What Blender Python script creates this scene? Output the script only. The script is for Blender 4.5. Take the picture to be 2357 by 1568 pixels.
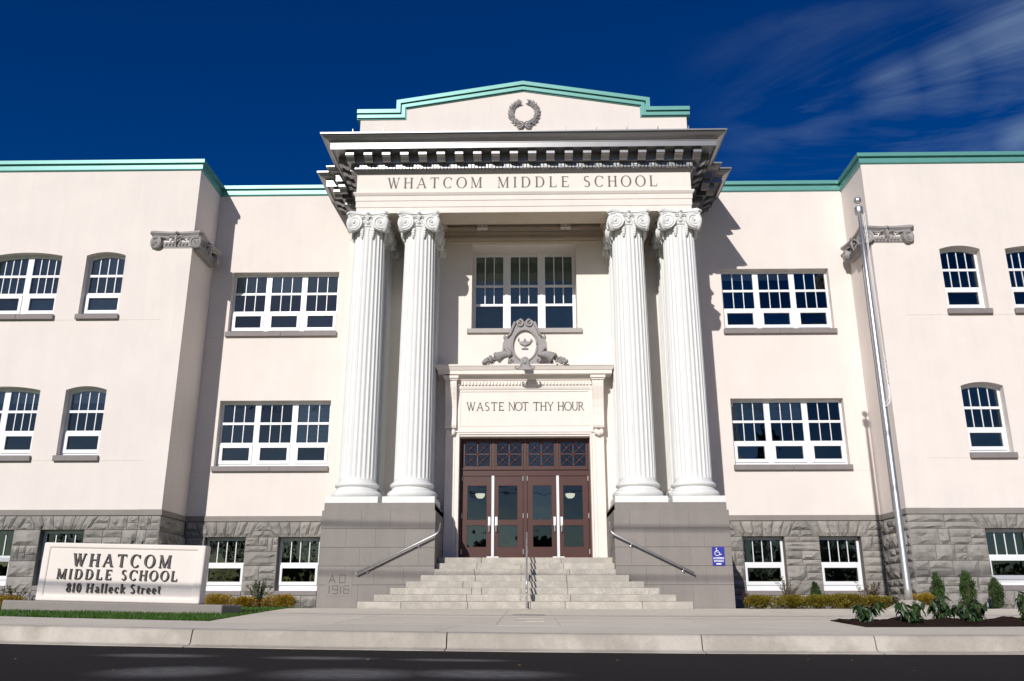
import bpy, bmesh, math, random
from mathutils import Vector, Matrix
from mathutils.geometry import tessellate_polygon
R = math.radians
for o in list(bpy.data.objects): bpy.data.objects.remove(o)
SC = bpy.context.scene; COL = SC.collection
# ------------------------------------------------------------------ camera, sky, sun, exposure
cam = bpy.data.cameras.new('camera'); camo = bpy.data.objects.new('camera', cam); COL.objects.link(camo)
cam.sensor_width = 36; cam.lens = 2005 / 2356 * 36; cam.clip_end = 2000; cam.clip_start = .1
camo.location = (.12, 0, .40)
camo.rotation_euler = (R(90) + math.atan(621 / 2005), 0, R(1.1))
SC.camera = camo
SUND = Vector((.325, 1, -.56)).normalized()
W = bpy.data.worlds.new("World"); SC.world = W; W.use_nodes = True
nt = W.node_tree; nt.nodes.clear()
def N(t, typ, **k):
    n = t.nodes.new(typ)
    for a, b in k.items():
        if hasattr(n, a): setattr(n, a, b)
        else: n.inputs[a.replace('_', ' ')].default_value = b
    return n
out = N(nt, 'ShaderNodeOutputWorld'); bg = N(nt, 'ShaderNodeBackground'); bg.inputs['Strength'].default_value = .105
sky = N(nt, 'ShaderNodeTexSky', sky_type='NISHITA'); sky.sun_disc = False
sky.sun_elevation = math.asin(-SUND.z); sky.sun_rotation = math.atan2(-SUND.x, -SUND.y)
sky.altitude = 50; sky.air_density = 1.0; sky.dust_density = .3; sky.ozone_density = 2.2
hs = N(nt, 'ShaderNodeHueSaturation'); hs.inputs['Saturation'].default_value = 1.7; hs.inputs['Value'].default_value = .53; hs.inputs['Hue'].default_value = .525
nt.links.new(sky.outputs[0], hs.inputs['Color'])
tc = N(nt, 'ShaderNodeTexCoord')
mp = N(nt, 'ShaderNodeMapping'); mp.inputs['Rotation'].default_value = (0, R(21), R(0)); mp.inputs['Scale'].default_value = (1.5, 1.5, 9.5)
nz = N(nt, 'ShaderNodeTexNoise'); nz.inputs['Scale'].default_value = 1.3; nz.inputs['Detail'].default_value = 12; nz.inputs['Roughness'].default_value = .60; nz.inputs['Distortion'].default_value = .8
nt.links.new(tc.outputs['Generated'], mp.inputs['Vector']); nt.links.new(mp.outputs[0], nz.inputs['Vector'])
rp = N(nt, 'ShaderNodeValToRGB'); rp.color_ramp.elements[0].position = .51; rp.color_ramp.elements[1].position = .80
BLOBS = (((0.4693, 0.7194, 0.5121), 0.130, 0.85), ((0.4235, 0.7504, 0.5075), 0.085, 0.80), ((0.3707, 0.7783, 0.5068), 0.075, 0.80), ((0.3129, 0.8038, 0.5060), 0.060, 0.55), ((0.2293, 0.8374, 0.4961), 0.060, 0.35), ((0.4807, 0.7620, 0.4339), 0.050, 0.55), ((0.4481, 0.7798, 0.4373), 0.050, 0.30))
acc = None
for dv, rad, st in BLOBS:      # denser parts of the cirrus, as directions in the sky
    v1 = N(nt, 'ShaderNodeVectorMath', operation='DISTANCE'); v1.inputs[1].default_value = dv; nt.links.new(tc.outputs['Generated'], v1.inputs[0])
    v2 = N(nt, 'ShaderNodeMapRange', interpolation_type='SMOOTHSTEP'); v2.inputs['From Min'].default_value = rad * .95; v2.inputs['From Max'].default_value = 0; v2.inputs['To Max'].default_value = st; nt.links.new(v1.outputs['Value'], v2.inputs[0])
    if acc is None: acc = v2.outputs[0]
    else:
        v3 = N(nt, 'ShaderNodeMath', operation='MAXIMUM'); nt.links.new(acc, v3.inputs[0]); nt.links.new(v2.outputs[0], v3.inputs[1]); acc = v3.outputs[0]
va = N(nt, 'ShaderNodeMath', operation='MULTIPLY_ADD'); va.inputs[1].default_value = .15; nt.links.new(acc, va.inputs[0]); nt.links.new(nz.outputs[0], va.inputs[2])
nt.links.new(va.outputs[0], rp.inputs[0])
sx = N(nt, 'ShaderNodeSeparateXYZ'); nt.links.new(tc.outputs['Generated'], sx.inputs[0])
mr = N(nt, 'ShaderNodeMapRange'); mr.inputs['From Min'].default_value = .14; mr.inputs['From Max'].default_value = .52
mr.interpolation_type = 'SMOOTHSTEP'
nt.links.new(sx.outputs['X'], mr.inputs['Value'])
mu = N(nt, 'ShaderNodeMath', operation='MULTIPLY'); nt.links.new(rp.outputs[0], mu.inputs[0]); nt.links.new(mr.outputs[0], mu.inputs[1])
nzb = N(nt, 'ShaderNodeTexNoise'); nzb.inputs['Scale'].default_value = 2.6; nzb.inputs['Detail'].default_value = 3; nt.links.new(tc.outputs['Generated'], nzb.inputs['Vector'])
rpb = N(nt, 'ShaderNodeMapRange'); rpb.inputs['From Min'].default_value = .40; rpb.inputs['From Max'].default_value = .62; rpb.inputs['To Min'].default_value = .12; nt.links.new(nzb.outputs[0], rpb.inputs[0]); rpm = N(nt, 'ShaderNodeMath', operation='MAXIMUM'); nt.links.new(rpb.outputs[0], rpm.inputs[0]); nt.links.new(acc, rpm.inputs[1]); rpb = rpm
mub = N(nt, 'ShaderNodeMath', operation='MULTIPLY'); nt.links.new(mu.outputs[0], mub.inputs[0]); nt.links.new(rpb.outputs[0], mub.inputs[1]); mu = mub
mu2 = N(nt, 'ShaderNodeMath', operation='MULTIPLY'); nt.links.new(mu.outputs[0], mu2.inputs[0]); mu2.inputs[1].default_value = .9
mx = N(nt, 'ShaderNodeMixRGB'); mx.inputs[2].default_value = (3.0, 4.2, 5.6, 1)
nt.links.new(mu2.outputs[0], mx.inputs[0]); nt.links.new(hs.outputs[0], mx.inputs[1])
nt.links.new(mx.outputs[0], bg.inputs['Color']); nt.links.new(bg.outputs[0], out.inputs[0])
sl = bpy.data.lights.new('sun', 'SUN'); sl.energy = 4.15; sl.angle = R(.5); sl.color = (1, .96, .905)
so = bpy.data.objects.new('sun', sl); COL.objects.link(so); so.rotation_euler = SUND.to_track_quat('-Z', 'Y').to_euler(); so.location = (-20, -40, 40)
vs = SC.view_settings; vs.view_transform = 'Standard'; vs.look = 'None'; vs.exposure = 0; vs.gamma = 1; vs.use_curve_mapping = False
SC.render.engine = 'CYCLES'

# ------------------------------------------------------------------ materials
def mat(name, col, rough=.8, metal=0, var=.06, vs_=3.0, bump=0, bs=60, spec=.5, col2=None, c2t=(.45, .6), fine=0, streak=0, orand=0):
    m = bpy.data.materials.new(name); m.use_nodes = True; t = m.node_tree; p = t.nodes['Principled BSDF']
    p.inputs['Roughness'].default_value = rough; p.inputs['Metallic'].default_value = metal; p.inputs['Specular IOR Level'].default_value = spec
    tcn = N(t, 'ShaderNodeTexCoord'); geo = N(t, 'ShaderNodeNewGeometry')
    n = N(t, 'ShaderNodeTexNoise'); n.inputs['Scale'].default_value = vs_; n.inputs['Detail'].default_value = 8; n.inputs['Roughness'].default_value = .6
    t.links.new(geo.outputs['Position'], n.inputs['Vector'])
    r = N(t, 'ShaderNodeValToRGB'); r.color_ramp.elements[0].position = c2t[0] if col2 else .3; r.color_ramp.elements[1].position = c2t[1] if col2 else .7
    a = [c * (1 - var) for c in col]; b = [min(1, c * (1 + var)) for c in (col2 or col)]
    r.color_ramp.elements[0].color = (*a, 1); r.color_ramp.elements[1].color = (*b, 1)
    t.links.new(n.outputs[0], r.inputs[0])
    src = r.outputs[0]
    if fine:
        n2 = N(t, 'ShaderNodeTexNoise'); n2.inputs['Scale'].default_value = bs; n2.inputs['Detail'].default_value = 3
        t.links.new(geo.outputs['Position'], n2.inputs['Vector'])
        mr2 = N(t, 'ShaderNodeMapRange'); mr2.inputs['From Min'].default_value = .3; mr2.inputs['From Max'].default_value = .7
        mr2.inputs['To Min'].default_value = 1 - fine; mr2.inputs['To Max'].default_value = 1 + fine
        t.links.new(n2.outputs[0], mr2.inputs[0])
        mm = N(t, 'ShaderNodeMixRGB', blend_type='MULTIPLY'); mm.inputs[0].default_value = 1
        t.links.new(src, mm.inputs[1]); t.links.new(mr2.outputs[0], mm.inputs[2]); src = mm.outputs[0]
    def mul(src, fac):
        mm = N(t, 'ShaderNodeMixRGB', blend_type='MULTIPLY'); mm.inputs[0].default_value = 1
        t.links.new(src, mm.inputs[1]); t.links.new(fac, mm.inputs[2]); return mm.outputs[0]
    if streak:
        ma = N(t, 'ShaderNodeMapping'); ma.inputs['Scale'].default_value = (2.6, 2.6, .22); n3 = N(t, 'ShaderNodeTexNoise'); n3.inputs['Scale'].default_value = 1.6; n3.inputs['Detail'].default_value = 7; n3.inputs['Roughness'].default_value = .65
        t.links.new(geo.outputs['Position'], ma.inputs[0]); t.links.new(ma.outputs[0], n3.inputs['Vector'])
        m3 = N(t, 'ShaderNodeMapRange'); m3.inputs['From Min'].default_value = .35; m3.inputs['From Max'].default_value = .62; m3.inputs['To Min'].default_value = 1 - streak; m3.inputs['To Max'].default_value = 1
        t.links.new(n3.outputs[0], m3.inputs[0]); src = mul(src, m3.outputs[0])
    if orand:
        oi = N(t, 'ShaderNodeObjectInfo'); m4 = N(t, 'ShaderNodeMapRange'); m4.inputs['To Min'].default_value = 1 - orand; m4.inputs['To Max'].default_value = 1 + orand
        t.links.new(oi.outputs['Random'], m4.inputs[0]); src = mul(src, m4.outputs[0])
    t.links.new(src, p.inputs['Base Color'])
    if bump:
        nb = N(t, 'ShaderNodeTexNoise'); nb.inputs['Scale'].default_value = bs; nb.inputs['Detail'].default_value = 5
        t.links.new(geo.outputs['Position'], nb.inputs['Vector'])
        b_ = N(t, 'ShaderNodeBump'); b_.inputs['Strength'].default_value = bump; b_.inputs['Distance'].default_value = .01
        t.links.new(nb.outputs[0], b_.inputs['Height']); t.links.new(b_.outputs[0], p.inputs['Normal'])
    m['src'] = 1
    return m
M = {}
M['stucco'] = mat('cream_stucco', (.775, .706, .660), .9, streak=.028, var=.03, vs_=.9, bump=.25, bs=45, spec=.2, fine=.03)
M['cream'] = mat('cream_paint', (.81, .742, .685), .7, streak=.025, var=.03, vs_=1.5, bump=.12, bs=40, spec=.3, fine=.02)
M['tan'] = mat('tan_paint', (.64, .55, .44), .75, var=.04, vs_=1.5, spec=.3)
M['white'] = mat('white_column_paint', (.76, .76, .74), .55, streak=.05, var=.03, vs_=2, bump=.1, bs=30, fine=.02)
M['frame'] = mat('white_vinyl_frame', (.80, .81, .83), .4, var=.02)
M['gray'] = mat('warm_gray_masonry_paint', (.255, .229, .210), .75, var=.06, vs_=1.3, bump=.15, bs=35, fine=.04, orand=.035, streak=.07)
M['stone'] = mat('rock_faced_stone_paint', (.285, .265, .242), .75, orand=.15, streak=.1, var=.14, vs_=2.2, bump=.5, bs=28, fine=.08)
M['mortar'] = mat('mortar', (.15, .137, .125), .9, var=.1)
M['sill'] = mat('gray_sill', (.23, .205, .20), .7, var=.08, vs_=4)
M['orn'] = mat('gray_ornament_paint', (.315, .295, .29), .6, var=.08, vs_=6, bump=.1, bs=50)
M['corn'] = mat('gray_cornice_metal', (.27, .27, .275), .38, metal=.75, var=.05, vs_=2, spec=.5)
M['teal'] = mat('teal_metal_coping', (.12, .345, .31), .42, metal=.2, var=.05, vs_=1.5, spec=.6)
M['letter'] = mat('dark_gray_letter', (.13, .12, .12), .7, var=.08, vs_=8)
M['bronze'] = mat('dark_bronze_letter', (.06, .052, .05), .5, var=.1, vs_=8)
M['door'] = mat('maroon_door_paint', (.066, .022, .017), .42, var=.08, vs_=2, spec=.45)
M['steel'] = mat('brushed_steel', (.68, .68, .68), .48, metal=1, var=.05, vs_=9)
M['alu'] = mat('white_aluminium', (.78, .78, .78), .35, metal=.2, var=.03)
M['granite'] = mat('granite_step', (.435, .40, .348), .8, var=.05, vs_=3.5, bump=.4, bs=55, col2=(.475, .435, .378), fine=.22, orand=.085)
M['concrete'] = mat('concrete_paving', (.63, .57, .475), .85, orand=.045, var=.07, vs_=1.2, bump=.25, bs=70, fine=.06)
M['kerb'] = mat('kerb_concrete', (.44, .395, .335), .85, var=.08, vs_=1.6, bump=.3, bs=60, col2=(.50, .455, .39), fine=.06, streak=.12)
M['mulch'] = mat('dark_mulch', (.020, .009, .006), 1, spec=.1, var=.3, vs_=9, bump=1, bs=45, fine=.4)
M['soil'] = mat('soil', (.10, .075, .05), .95, var=.2, vs_=3, bump=.6, bs=20)
M['lawn'] = mat('lawn_ground', (.035, .075, .01), .9, var=.25, vs_=3)
M['earth'] = mat('far_ground', (.05, .055, .03), .95, var=.25, vs_=.2)
M['bark'] = mat('bark', (.09, .06, .04), .9, var=.2, vs_=8)
M['blue'] = mat('sign_blue', (.022, .028, .32), .45, var=.02)
M['signwhite'] = mat('sign_white', (.85, .85, .85), .5, var=.01)
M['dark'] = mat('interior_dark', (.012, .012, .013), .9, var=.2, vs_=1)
M['blind'] = mat('blind_slat', (.72, .74, .76), .6, var=.05)
M['wire'] = mat('cable_black', (.02, .02, .02), .7)
M['lampglass'] = mat('frosted_lamp', (.7, .66, .5), .5)

def leafmat(name, c1, c2, rough=.5):
    m = bpy.data.materials.new(name); m.use_nodes = True; t = m.node_tree; p = t.nodes['Principled BSDF']
    g = N(t, 'ShaderNodeNewGeometry'); r = N(t, 'ShaderNodeValToRGB')
    for e, c in zip(r.color_ramp.elements, (c1, c2)): e.color = (*c, 1)
    t.links.new(g.outputs['Random Per Island'], r.inputs[0]); t.links.new(r.outputs[0], p.inputs['Base Color'])
    p.inputs['Roughness'].default_value = rough
    tr = N(t, 'ShaderNodeBsdfTranslucent'); t.links.new(r.outputs[0], tr.inputs[0])
    ms = N(t, 'ShaderNodeMixShader'); ms.inputs[0].default_value = .25
    t.links.new(p.outputs[0], ms.inputs[1]); t.links.new(tr.outputs[0], ms.inputs[2]); t.links.new(ms.outputs[0], t.nodes['Material Output'].inputs[0])
    return m
M['spirea'] = leafmat('spirea_leaf', (.155, .185, .014), (.34, .20, .024))
M['spirea2'] = leafmat('golden_spirea_leaf', (.25, .23, .018), (.44, .22, .026))
M['green'] = leafmat('green_leaf', (.02, .05, .012), (.07, .11, .02))
M['boxw'] = leafmat('fresh_green_leaf', (.022, .065, .010), (.075, .125, .02))
M['rhodo'] = leafmat('glossy_dark_leaf', (.016, .05, .014), (.05, .10, .025), .3)
M['purple'] = leafmat('purple_leaf', (.05, .02, .02), (.10, .04, .03))
M['twig'] = leafmat('sparse_shrub_leaf', (.05, .05, .02), (.15, .08, .04))
M['grass'] = leafmat('grass_blade', (.026, .085, .005), (.075, .165, .012))
M['tree'] = leafmat('tree_leaf', (.012, .028, .008), (.04, .06, .015))

def glassmat():
    m = bpy.data.materials.new('window_glass'); m.use_nodes = True; t = m.node_tree; t.nodes.clear()
    o = N(t, 'ShaderNodeOutputMaterial'); g = N(t, 'ShaderNodeBsdfGlossy'); g.inputs['Roughness'].default_value = .015; g.inputs['Color'].default_value = (.9, 1, 1, 1)
    tr = N(t, 'ShaderNodeBsdfTransparent'); tr.inputs[0].default_value = (.78, .88, .90, 1)
    f = N(t, 'ShaderNodeFresnel'); f.inputs[0].default_value = 2.05
    ge = N(t, 'ShaderNodeNewGeometry'); nn = N(t, 'ShaderNodeTexNoise'); nn.inputs['Scale'].default_value = 1.3; t.links.new(ge.outputs['Position'], nn.inputs['Vector'])
    oi = N(t, 'ShaderNodeObjectInfo'); cs = N(t, 'ShaderNodeMapRange'); cs.inputs['To Min'].default_value = .7; cs.inputs['To Max'].default_value = 1.25
    t.links.new(oi.outputs['Random'], cs.inputs[0]); cm = N(t, 'ShaderNodeMixRGB', blend_type='MULTIPLY'); cm.inputs[0].default_value = 1; cm.inputs[1].default_value = (.88, .98, 1, 1); t.links.new(cs.outputs[0], cm.inputs[2]); t.links.new(cm.outputs[0], g.inputs['Color'])
    bb = N(t, 'ShaderNodeBump'); bb.inputs['Strength'].default_value = .12; bb.inputs['Distance'].default_value = .05; t.links.new(nn.outputs[0], bb.inputs['Height']); t.links.new(bb.outputs[0], g.inputs['Normal'])
    mx = N(t, 'ShaderNodeMixShader'); t.links.new(f.outputs[0], mx.inputs[0]); t.links.new(tr.outputs[0], mx.inputs[1]); t.links.new(g.outputs[0], mx.inputs[2]); t.links.new(mx.outputs[0], o.inputs[0])
    return m
M['glass'] = glassmat()

def asphaltmat():
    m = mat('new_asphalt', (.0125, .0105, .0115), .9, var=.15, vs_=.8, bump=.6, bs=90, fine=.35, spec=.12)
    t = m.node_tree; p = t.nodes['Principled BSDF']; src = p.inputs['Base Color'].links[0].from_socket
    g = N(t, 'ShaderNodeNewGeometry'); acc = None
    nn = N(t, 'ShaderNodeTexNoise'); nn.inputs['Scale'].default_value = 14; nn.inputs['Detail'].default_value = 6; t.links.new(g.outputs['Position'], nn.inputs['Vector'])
    for (x, y, a, b) in ((-2.75, 7.1, .42, .30), (-1.50, 7.1, .42, .26), (-.45, 7.05, .42, .22), (-1.95, 5.35, .36, .5), (-.95, 5.35, .42, .5), (-.15, 5.5, .45, .4)):   # sunlight thrown back by the windows, painted as lighter patches in the asphalt colour
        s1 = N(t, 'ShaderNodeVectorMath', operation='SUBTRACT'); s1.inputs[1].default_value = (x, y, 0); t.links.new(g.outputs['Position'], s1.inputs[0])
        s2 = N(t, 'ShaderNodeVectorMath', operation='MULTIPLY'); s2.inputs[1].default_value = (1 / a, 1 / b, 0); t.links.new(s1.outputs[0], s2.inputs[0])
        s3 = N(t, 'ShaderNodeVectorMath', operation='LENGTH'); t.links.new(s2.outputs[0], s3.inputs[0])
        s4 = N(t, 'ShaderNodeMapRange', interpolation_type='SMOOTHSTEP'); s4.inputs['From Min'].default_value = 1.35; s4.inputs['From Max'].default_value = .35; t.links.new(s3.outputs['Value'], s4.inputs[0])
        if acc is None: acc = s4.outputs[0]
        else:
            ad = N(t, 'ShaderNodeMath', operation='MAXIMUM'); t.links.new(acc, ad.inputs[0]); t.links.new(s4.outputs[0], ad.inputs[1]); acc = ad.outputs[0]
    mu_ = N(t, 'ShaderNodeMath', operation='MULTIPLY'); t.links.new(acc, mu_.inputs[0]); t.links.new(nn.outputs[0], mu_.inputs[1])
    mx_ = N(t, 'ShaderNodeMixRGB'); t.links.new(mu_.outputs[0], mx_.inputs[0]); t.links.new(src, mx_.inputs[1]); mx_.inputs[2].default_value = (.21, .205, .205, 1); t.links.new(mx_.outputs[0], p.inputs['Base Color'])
    return m
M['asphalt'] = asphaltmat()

# ------------------------------------------------------------------ helpers
def mesh(name, V, F, m, parent=None, smooth=False, mats=None):
    me = bpy.data.meshes.new(name); me.from_pydata([tuple(v) for v in V], [], F); me.materials.append(M[m] if isinstance(m, str) else m)
    if smooth: me.polygons.foreach_set('use_smooth', [True] * len(me.polygons))
    me.update(); o = bpy.data.objects.new(name, me); COL.objects.link(o)
    if parent: o.parent = parent
    return o
def empty(name, loc=(0, 0, 0), parent=None):
    o = bpy.data.objects.new(name, None); COL.objects.link(o); o.location = loc; o.empty_display_size = .2
    if parent: o.parent = parent
    return o
def tag(o, label=None, cat=None, group=None, kind=None):
    for k, v in (('label', label), ('category', cat), ('group', group), ('kind', kind)):
        if v: o[k] = v
    return o
class MB:
    def __init__(s): s.V = []; s.F = []; s.o = Matrix.Identity(4)
    def add(s, V, F):
        n = len(s.V); s.V += [tuple(s.o @ Vector(v)) for v in V]; s.F += [tuple(i + n for i in f) for f in F]; return s
    def box(s, x0, x1, y0, y1, z0, z1):
        return s.add([(x0, y0, z0), (x1, y0, z0), (x1, y1, z0), (x0, y1, z0), (x0, y0, z1), (x1, y0, z1), (x1, y1, z1), (x0, y1, z1)],
                     [(0, 3, 2, 1), (4, 5, 6, 7), (0, 1, 5, 4), (1, 2, 6, 5), (2, 3, 7, 6), (3, 0, 4, 7)])
    def tube(s, pts, r, n=10, cap=True):
        pts = [Vector(p) for p in pts]; rs = r if isinstance(r, (list, tuple)) else [r] * len(pts)
        V = []; F = []; up = Vector((0, 0, 1)); pu = None
        for i, p in enumerate(pts):
            d = (pts[min(i + 1, len(pts) - 1)] - pts[max(i - 1, 0)]).normalized()
            if pu is None:
                u = d.cross(up) if abs(d.z) < .95 else d.cross(Vector((1, 0, 0)))
            else: u = pu - d * pu.dot(d)
            u.normalize(); pu = u; w = d.cross(u)
            for k in range(n):
                a = 2 * math.pi * k / n; V.append(p + (u * math.cos(a) + w * math.sin(a)) * rs[i])
        for i in range(len(pts) - 1):
            for k in range(n): F.append((i * n + k, i * n + (k + 1) % n, (i + 1) * n + (k + 1) % n, (i + 1) * n + k))
        if cap: F.append(tuple(range(n - 1, -1, -1))); F.append(tuple((len(pts) - 1) * n + k for k in range(n)))
        return s.add(V, F)
    def lathe(s, prof, n=32, c=(0, 0), cap=True):
        V = []; F = []
        for r, z in prof:
            for k in range(n):
                a = 2 * math.pi * k / n; V.append((c[0] + r * math.cos(a), c[1] + r * math.sin(a), z))
        for i in range(len(prof) - 1):
            for k in range(n): F.append((i * n + k, i * n + (k + 1) % n, (i + 1) * n + (k + 1) % n, (i + 1) * n + k))
        if cap: F.append(tuple(range(n - 1, -1, -1))); F.append(tuple((len(prof) - 1) * n + k for k in range(n)))
        return s.add(V, F)
    def ball(s, c, r, n=8, m=5, rx=1, ry=1, rz=1):
        V = []; F = []
        for i in range(m + 1):
            t = math.pi * i / m
            for k in range(n):
                a = 2 * math.pi * k / n; V.append((c[0] + r * rx * math.sin(t) * math.cos(a), c[1] + r * ry * math.sin(t) * math.sin(a), c[2] + r * rz * math.cos(t)))
        for i in range(m):
            for k in range(n): F.append((i * n + k, (i + 1) * n + k, (i + 1) * n + (k + 1) % n, i * n + (k + 1) % n))
        return s.add(V, F)
    def slab(s, outer, holes=(), y0=0, y1=.1):
        """flat shape in the x-z plane with holes, extruded from y0 (front) to y1"""
        loops = [list(outer)] + [list(h) for h in holes]
        T = tessellate_polygon([[Vector((x, z, 0)) for x, z in l] for l in loops])
        P = [p for l in loops for p in l]; n = len(P)
        V = [(x, y0, z) for x, z in P] + [(x, y1, z) for x, z in P]; F = []
        for a, b, c in T:
            ar = (P[b][0] - P[a][0]) * (P[c][1] - P[a][1]) - (P[b][1] - P[a][1]) * (P[c][0] - P[a][0])
            if ar < 0: b, c = c, b
            F.append((a, b, c)); F.append((n + a, n + c, n + b))
        k = 0
        for li, l in enumerate(loops):
            m = len(l); ar = sum(l[i][0] * l[(i + 1) % m][1] - l[(i + 1) % m][0] * l[i][1] for i in range(m))
            fl = (ar > 0) == (li == 0)
            for i in range(m):
                a, b = k + i, k + (i + 1) % m
                F.append((b, a, n + a, n + b) if fl else (a, b, n + b, n + a))
            k += m
        return s.add(V, F)
    def build(s, name, m, parent=None, smooth=False): return mesh(name, s.V, s.F, m, parent, smooth)
def rect(x0, x1, z0, z1): return [(x0, z0), (x1, z0), (x1, z1), (x0, z1)]
def bevel(o, w=.01, seg=2):
    b = o.modifiers.new('bevel', 'BEVEL'); b.width = w; b.segments = seg; b.limit_method = 'ANGLE'; b.angle_limit = R(40); return o
def shade(o, ang=35):
    me = o.data; me.polygons.foreach_set('use_smooth', [True] * len(me.polygons))
    bm = bmesh.new(); bm.from_mesh(me)
    for e in bm.edges:
        if len(e.link_faces) == 2 and e.calc_face_angle(0) > R(ang): e.smooth = False
    bm.to_mesh(me); bm.free(); return o
def dup(o, parent=None, loc=None, name=None):
    c = o.copy(); COL.objects.link(c)
    if parent: c.parent = parent
    if loc is not None: c.location = loc
    return c
def dup_tree(o, loc, parent=None):
    c = dup(o, parent or o.parent, loc)
    for ch in o.children:
        d = dup(ch, c)
        for g in ch.children: dup(g, d)
    return c
def sweep(prof, path, closed=False):
    """prof: (outward, z); path: x,y left to right, outward is to the viewer's side"""
    P = [Vector(p) for p in path]; nn = []
    for i in range(len(P) - 1):
        d = (P[i + 1] - P[i]).normalized(); nn.append(Vector((d.y, -d.x)))
    mi = []
    for i in range(len(P)):
        if i == 0: mi.append(nn[0])
        elif i == len(P) - 1: mi.append(nn[-1])
        else: a, b = nn[i - 1], nn[i]; mi.append((a + b) / (1 + a.dot(b)))
    V = []; F = []; k = len(prof)
    for p, m in zip(P, mi):
        for e, z in prof: V.append((p.x + m.x * e, p.y + m.y * e, z))
    for i in range(len(P) - 1):
        for j in range(k - 1): F.append((i * k + j, (i + 1) * k + j, (i + 1) * k + j + 1, i * k + j + 1))
    F.append(tuple(range(k - 1, -1, -1))); F.append(tuple((len(P) - 1) * k + j for j in range(k)))
    return V, F

# ------------------------------------------------------------------ lettering
def ring(cx, cz, rx, rz, a0, a1, wk, wn, n=18):
    pts_o = []; pts_i = []
    for i in range(n + 1):
        a = R(a0 + (a1 - a0) * i / n); w = wn + (wk - wn) * abs(math.cos(a)) ** 1.3
        c, s_ = math.cos(a), math.sin(a); pts_o.append((cx + rx * c, cz + rz * s_)); pts_i.append((cx + (rx - w) * c, cz + (rz - w * .8 if rz > w else rz) * s_))
    return [[pts_o[i], pts_o[i + 1], pts_i[i + 1], pts_i[i]] for i in range(n)]
def glyph(ch, T, t, sf):
    """polygons in units of cap height, and advance"""
    P = []
    def v(x, z0=0, z1=1, w=T): P.append([(x - w / 2, z0), (x + w / 2, z0), (x + w / 2, z1), (x - w / 2, z1)])
    def h(x0, x1, z, w=t): P.append([(x0, z - w / 2), (x1, z - w / 2), (x1, z + w / 2), (x0, z + w / 2)])
    def d(x0, z0, x1, z1, w): P.append([(x0 - w / 2, z0), (x0 + w / 2, z0), (x1 + w / 2, z1), (x1 - w / 2, z1)])
    def se(x, z, l=.12, w=None): 
        if sf: P.append([(x - l, z - (0 if z == 0 else sf)), (x + l, z - (0 if z == 0 else sf)), (x + l, z + (sf if z == 0 else 0)), (x - l, z + (sf if z == 0 else 0))])
    if ch == 'W':
        d(.12, 1, .36, 0, T); d(.36, 0, .55, 1, t); d(.50, 1, .76, 0, T); d(.76, 0, .98, 1, t); se(.12, 1, .11); se(.53, 1, .1); se(.98, 1, .1); return P, 1.1
    if ch == 'H': v(.15); v(.68); h(.15, .68, .52); [se(x, z, .13) for x in (.15, .68) for z in (0, 1)]; return P, .83
    if ch == 'A': d(.08, 0, .42, 1, t); d(.42, 1, .74, 0, T); h(.2, .64, .34); se(.08, 0, .1); se(.74, 0, .12); return P, .84
    if ch == 'T': v(.4); h(.04, .76, 1 - t / 2, t * 1.2); se(.4, 0, .13); P.append([(.04, .8), (.08, .8), (.08, 1), (.04, 1)]); P.append([(.72, .8), (.76, .8), (.76, 1), (.72, 1)]); return P, .8
    if ch == 'C': P += ring(.46, .5, .42, .53, 45, 315, T * 1.05, t); v(.76, .72, .98, t); return P, .86
    if ch == 'O': P += ring(.47, .5, .45, .53, 0, 360, T * 1.05, t, 28); return P, .94
    if ch == 'M': v(.13, w=t); d(.15, 1, .48, .02, T); d(.48, .02, .82, 1, t); v(.84); se(.13, 0, .11); se(.84, 0, .13); se(.1, 1, .08); se(.87, 1, .1); return P, .98
    if ch == 'I': v(.16); se(.16, 0, .13); se(.16, 1, .13); return P, .32
    if ch == 'D': v(.15); h(.15, .42, 1 - t / 2); h(.15, .42, t / 2); P += ring(.40, .5, .40, .5, -90, 90, T * 1.05, t); se(.12, 0, .1); se(.12, 1, .1); return P, .84
    if ch == 'L': v(.15); h(.15, .62, t / 2, t * 1.2); P.append([(.60, 0), (.64, 0), (.64, .24), (.60, .24)]); se(.15, 1, .13); se(.12, 0, .1); return P, .68
    if ch == 'E': v(.15); h(.15, .62, t / 2, t * 1.2); h(.15, .60, 1 - t / 2, t * 1.2); h(.15, .5, .52); P.append([(.60, 0), (.64, 0), (.64, .22), (.60, .22)]); P.append([(.58, .8), (.61, .8), (.61, 1), (.58, 1)]); se(.12, 0, .1); se(.12, 1, .1); return P, .70
    if ch == 'S': P += ring(.31, .755, .25, .265, 40, 265, T * .9, t * 1.2, 16); P += ring(.31, .265, .27, .285, -140, 92, T * .95, t * 1.2, 16); d(.20, .64, .44, .44, T * 1.0); return P, .64
    if ch == 'N': v(.12, w=t if T > .1 else T); d(.14, 1, .68, 0, T); v(.70, w=t if T > .1 else T); se(.12, 0, .1); se(.7, 1, .1); se(.1, 1, .07); return P, .82
    if ch == 'Y': d(.08, 1, .38, .45, T); d(.38, .45, .68, 1, t); v(.38, 0, .48); se(.38, 0, .12); se(.08, 1, .1); se(.68, 1, .1); return P, .76
    if ch == 'U': v(.14, .32, 1); v(.64, .32, 1, T if T < .1 else t); P += ring(.39, .32, .25 + T / 2, .34, 180, 360, T, t); se(.14, 1, .12); se(.64, 1, .11); return P, .78
    if ch == 'R': v(.15); h(.15, .36, 1 - t / 2); h(.15, .36, .5); P += ring(.34, .75, .26, .25, -90, 90, T, t); d(.36, .5, .66, 0, T); se(.15, 0, .13); se(.12, 1, .1); se(.68, 0, .07); return P, .78
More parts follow.
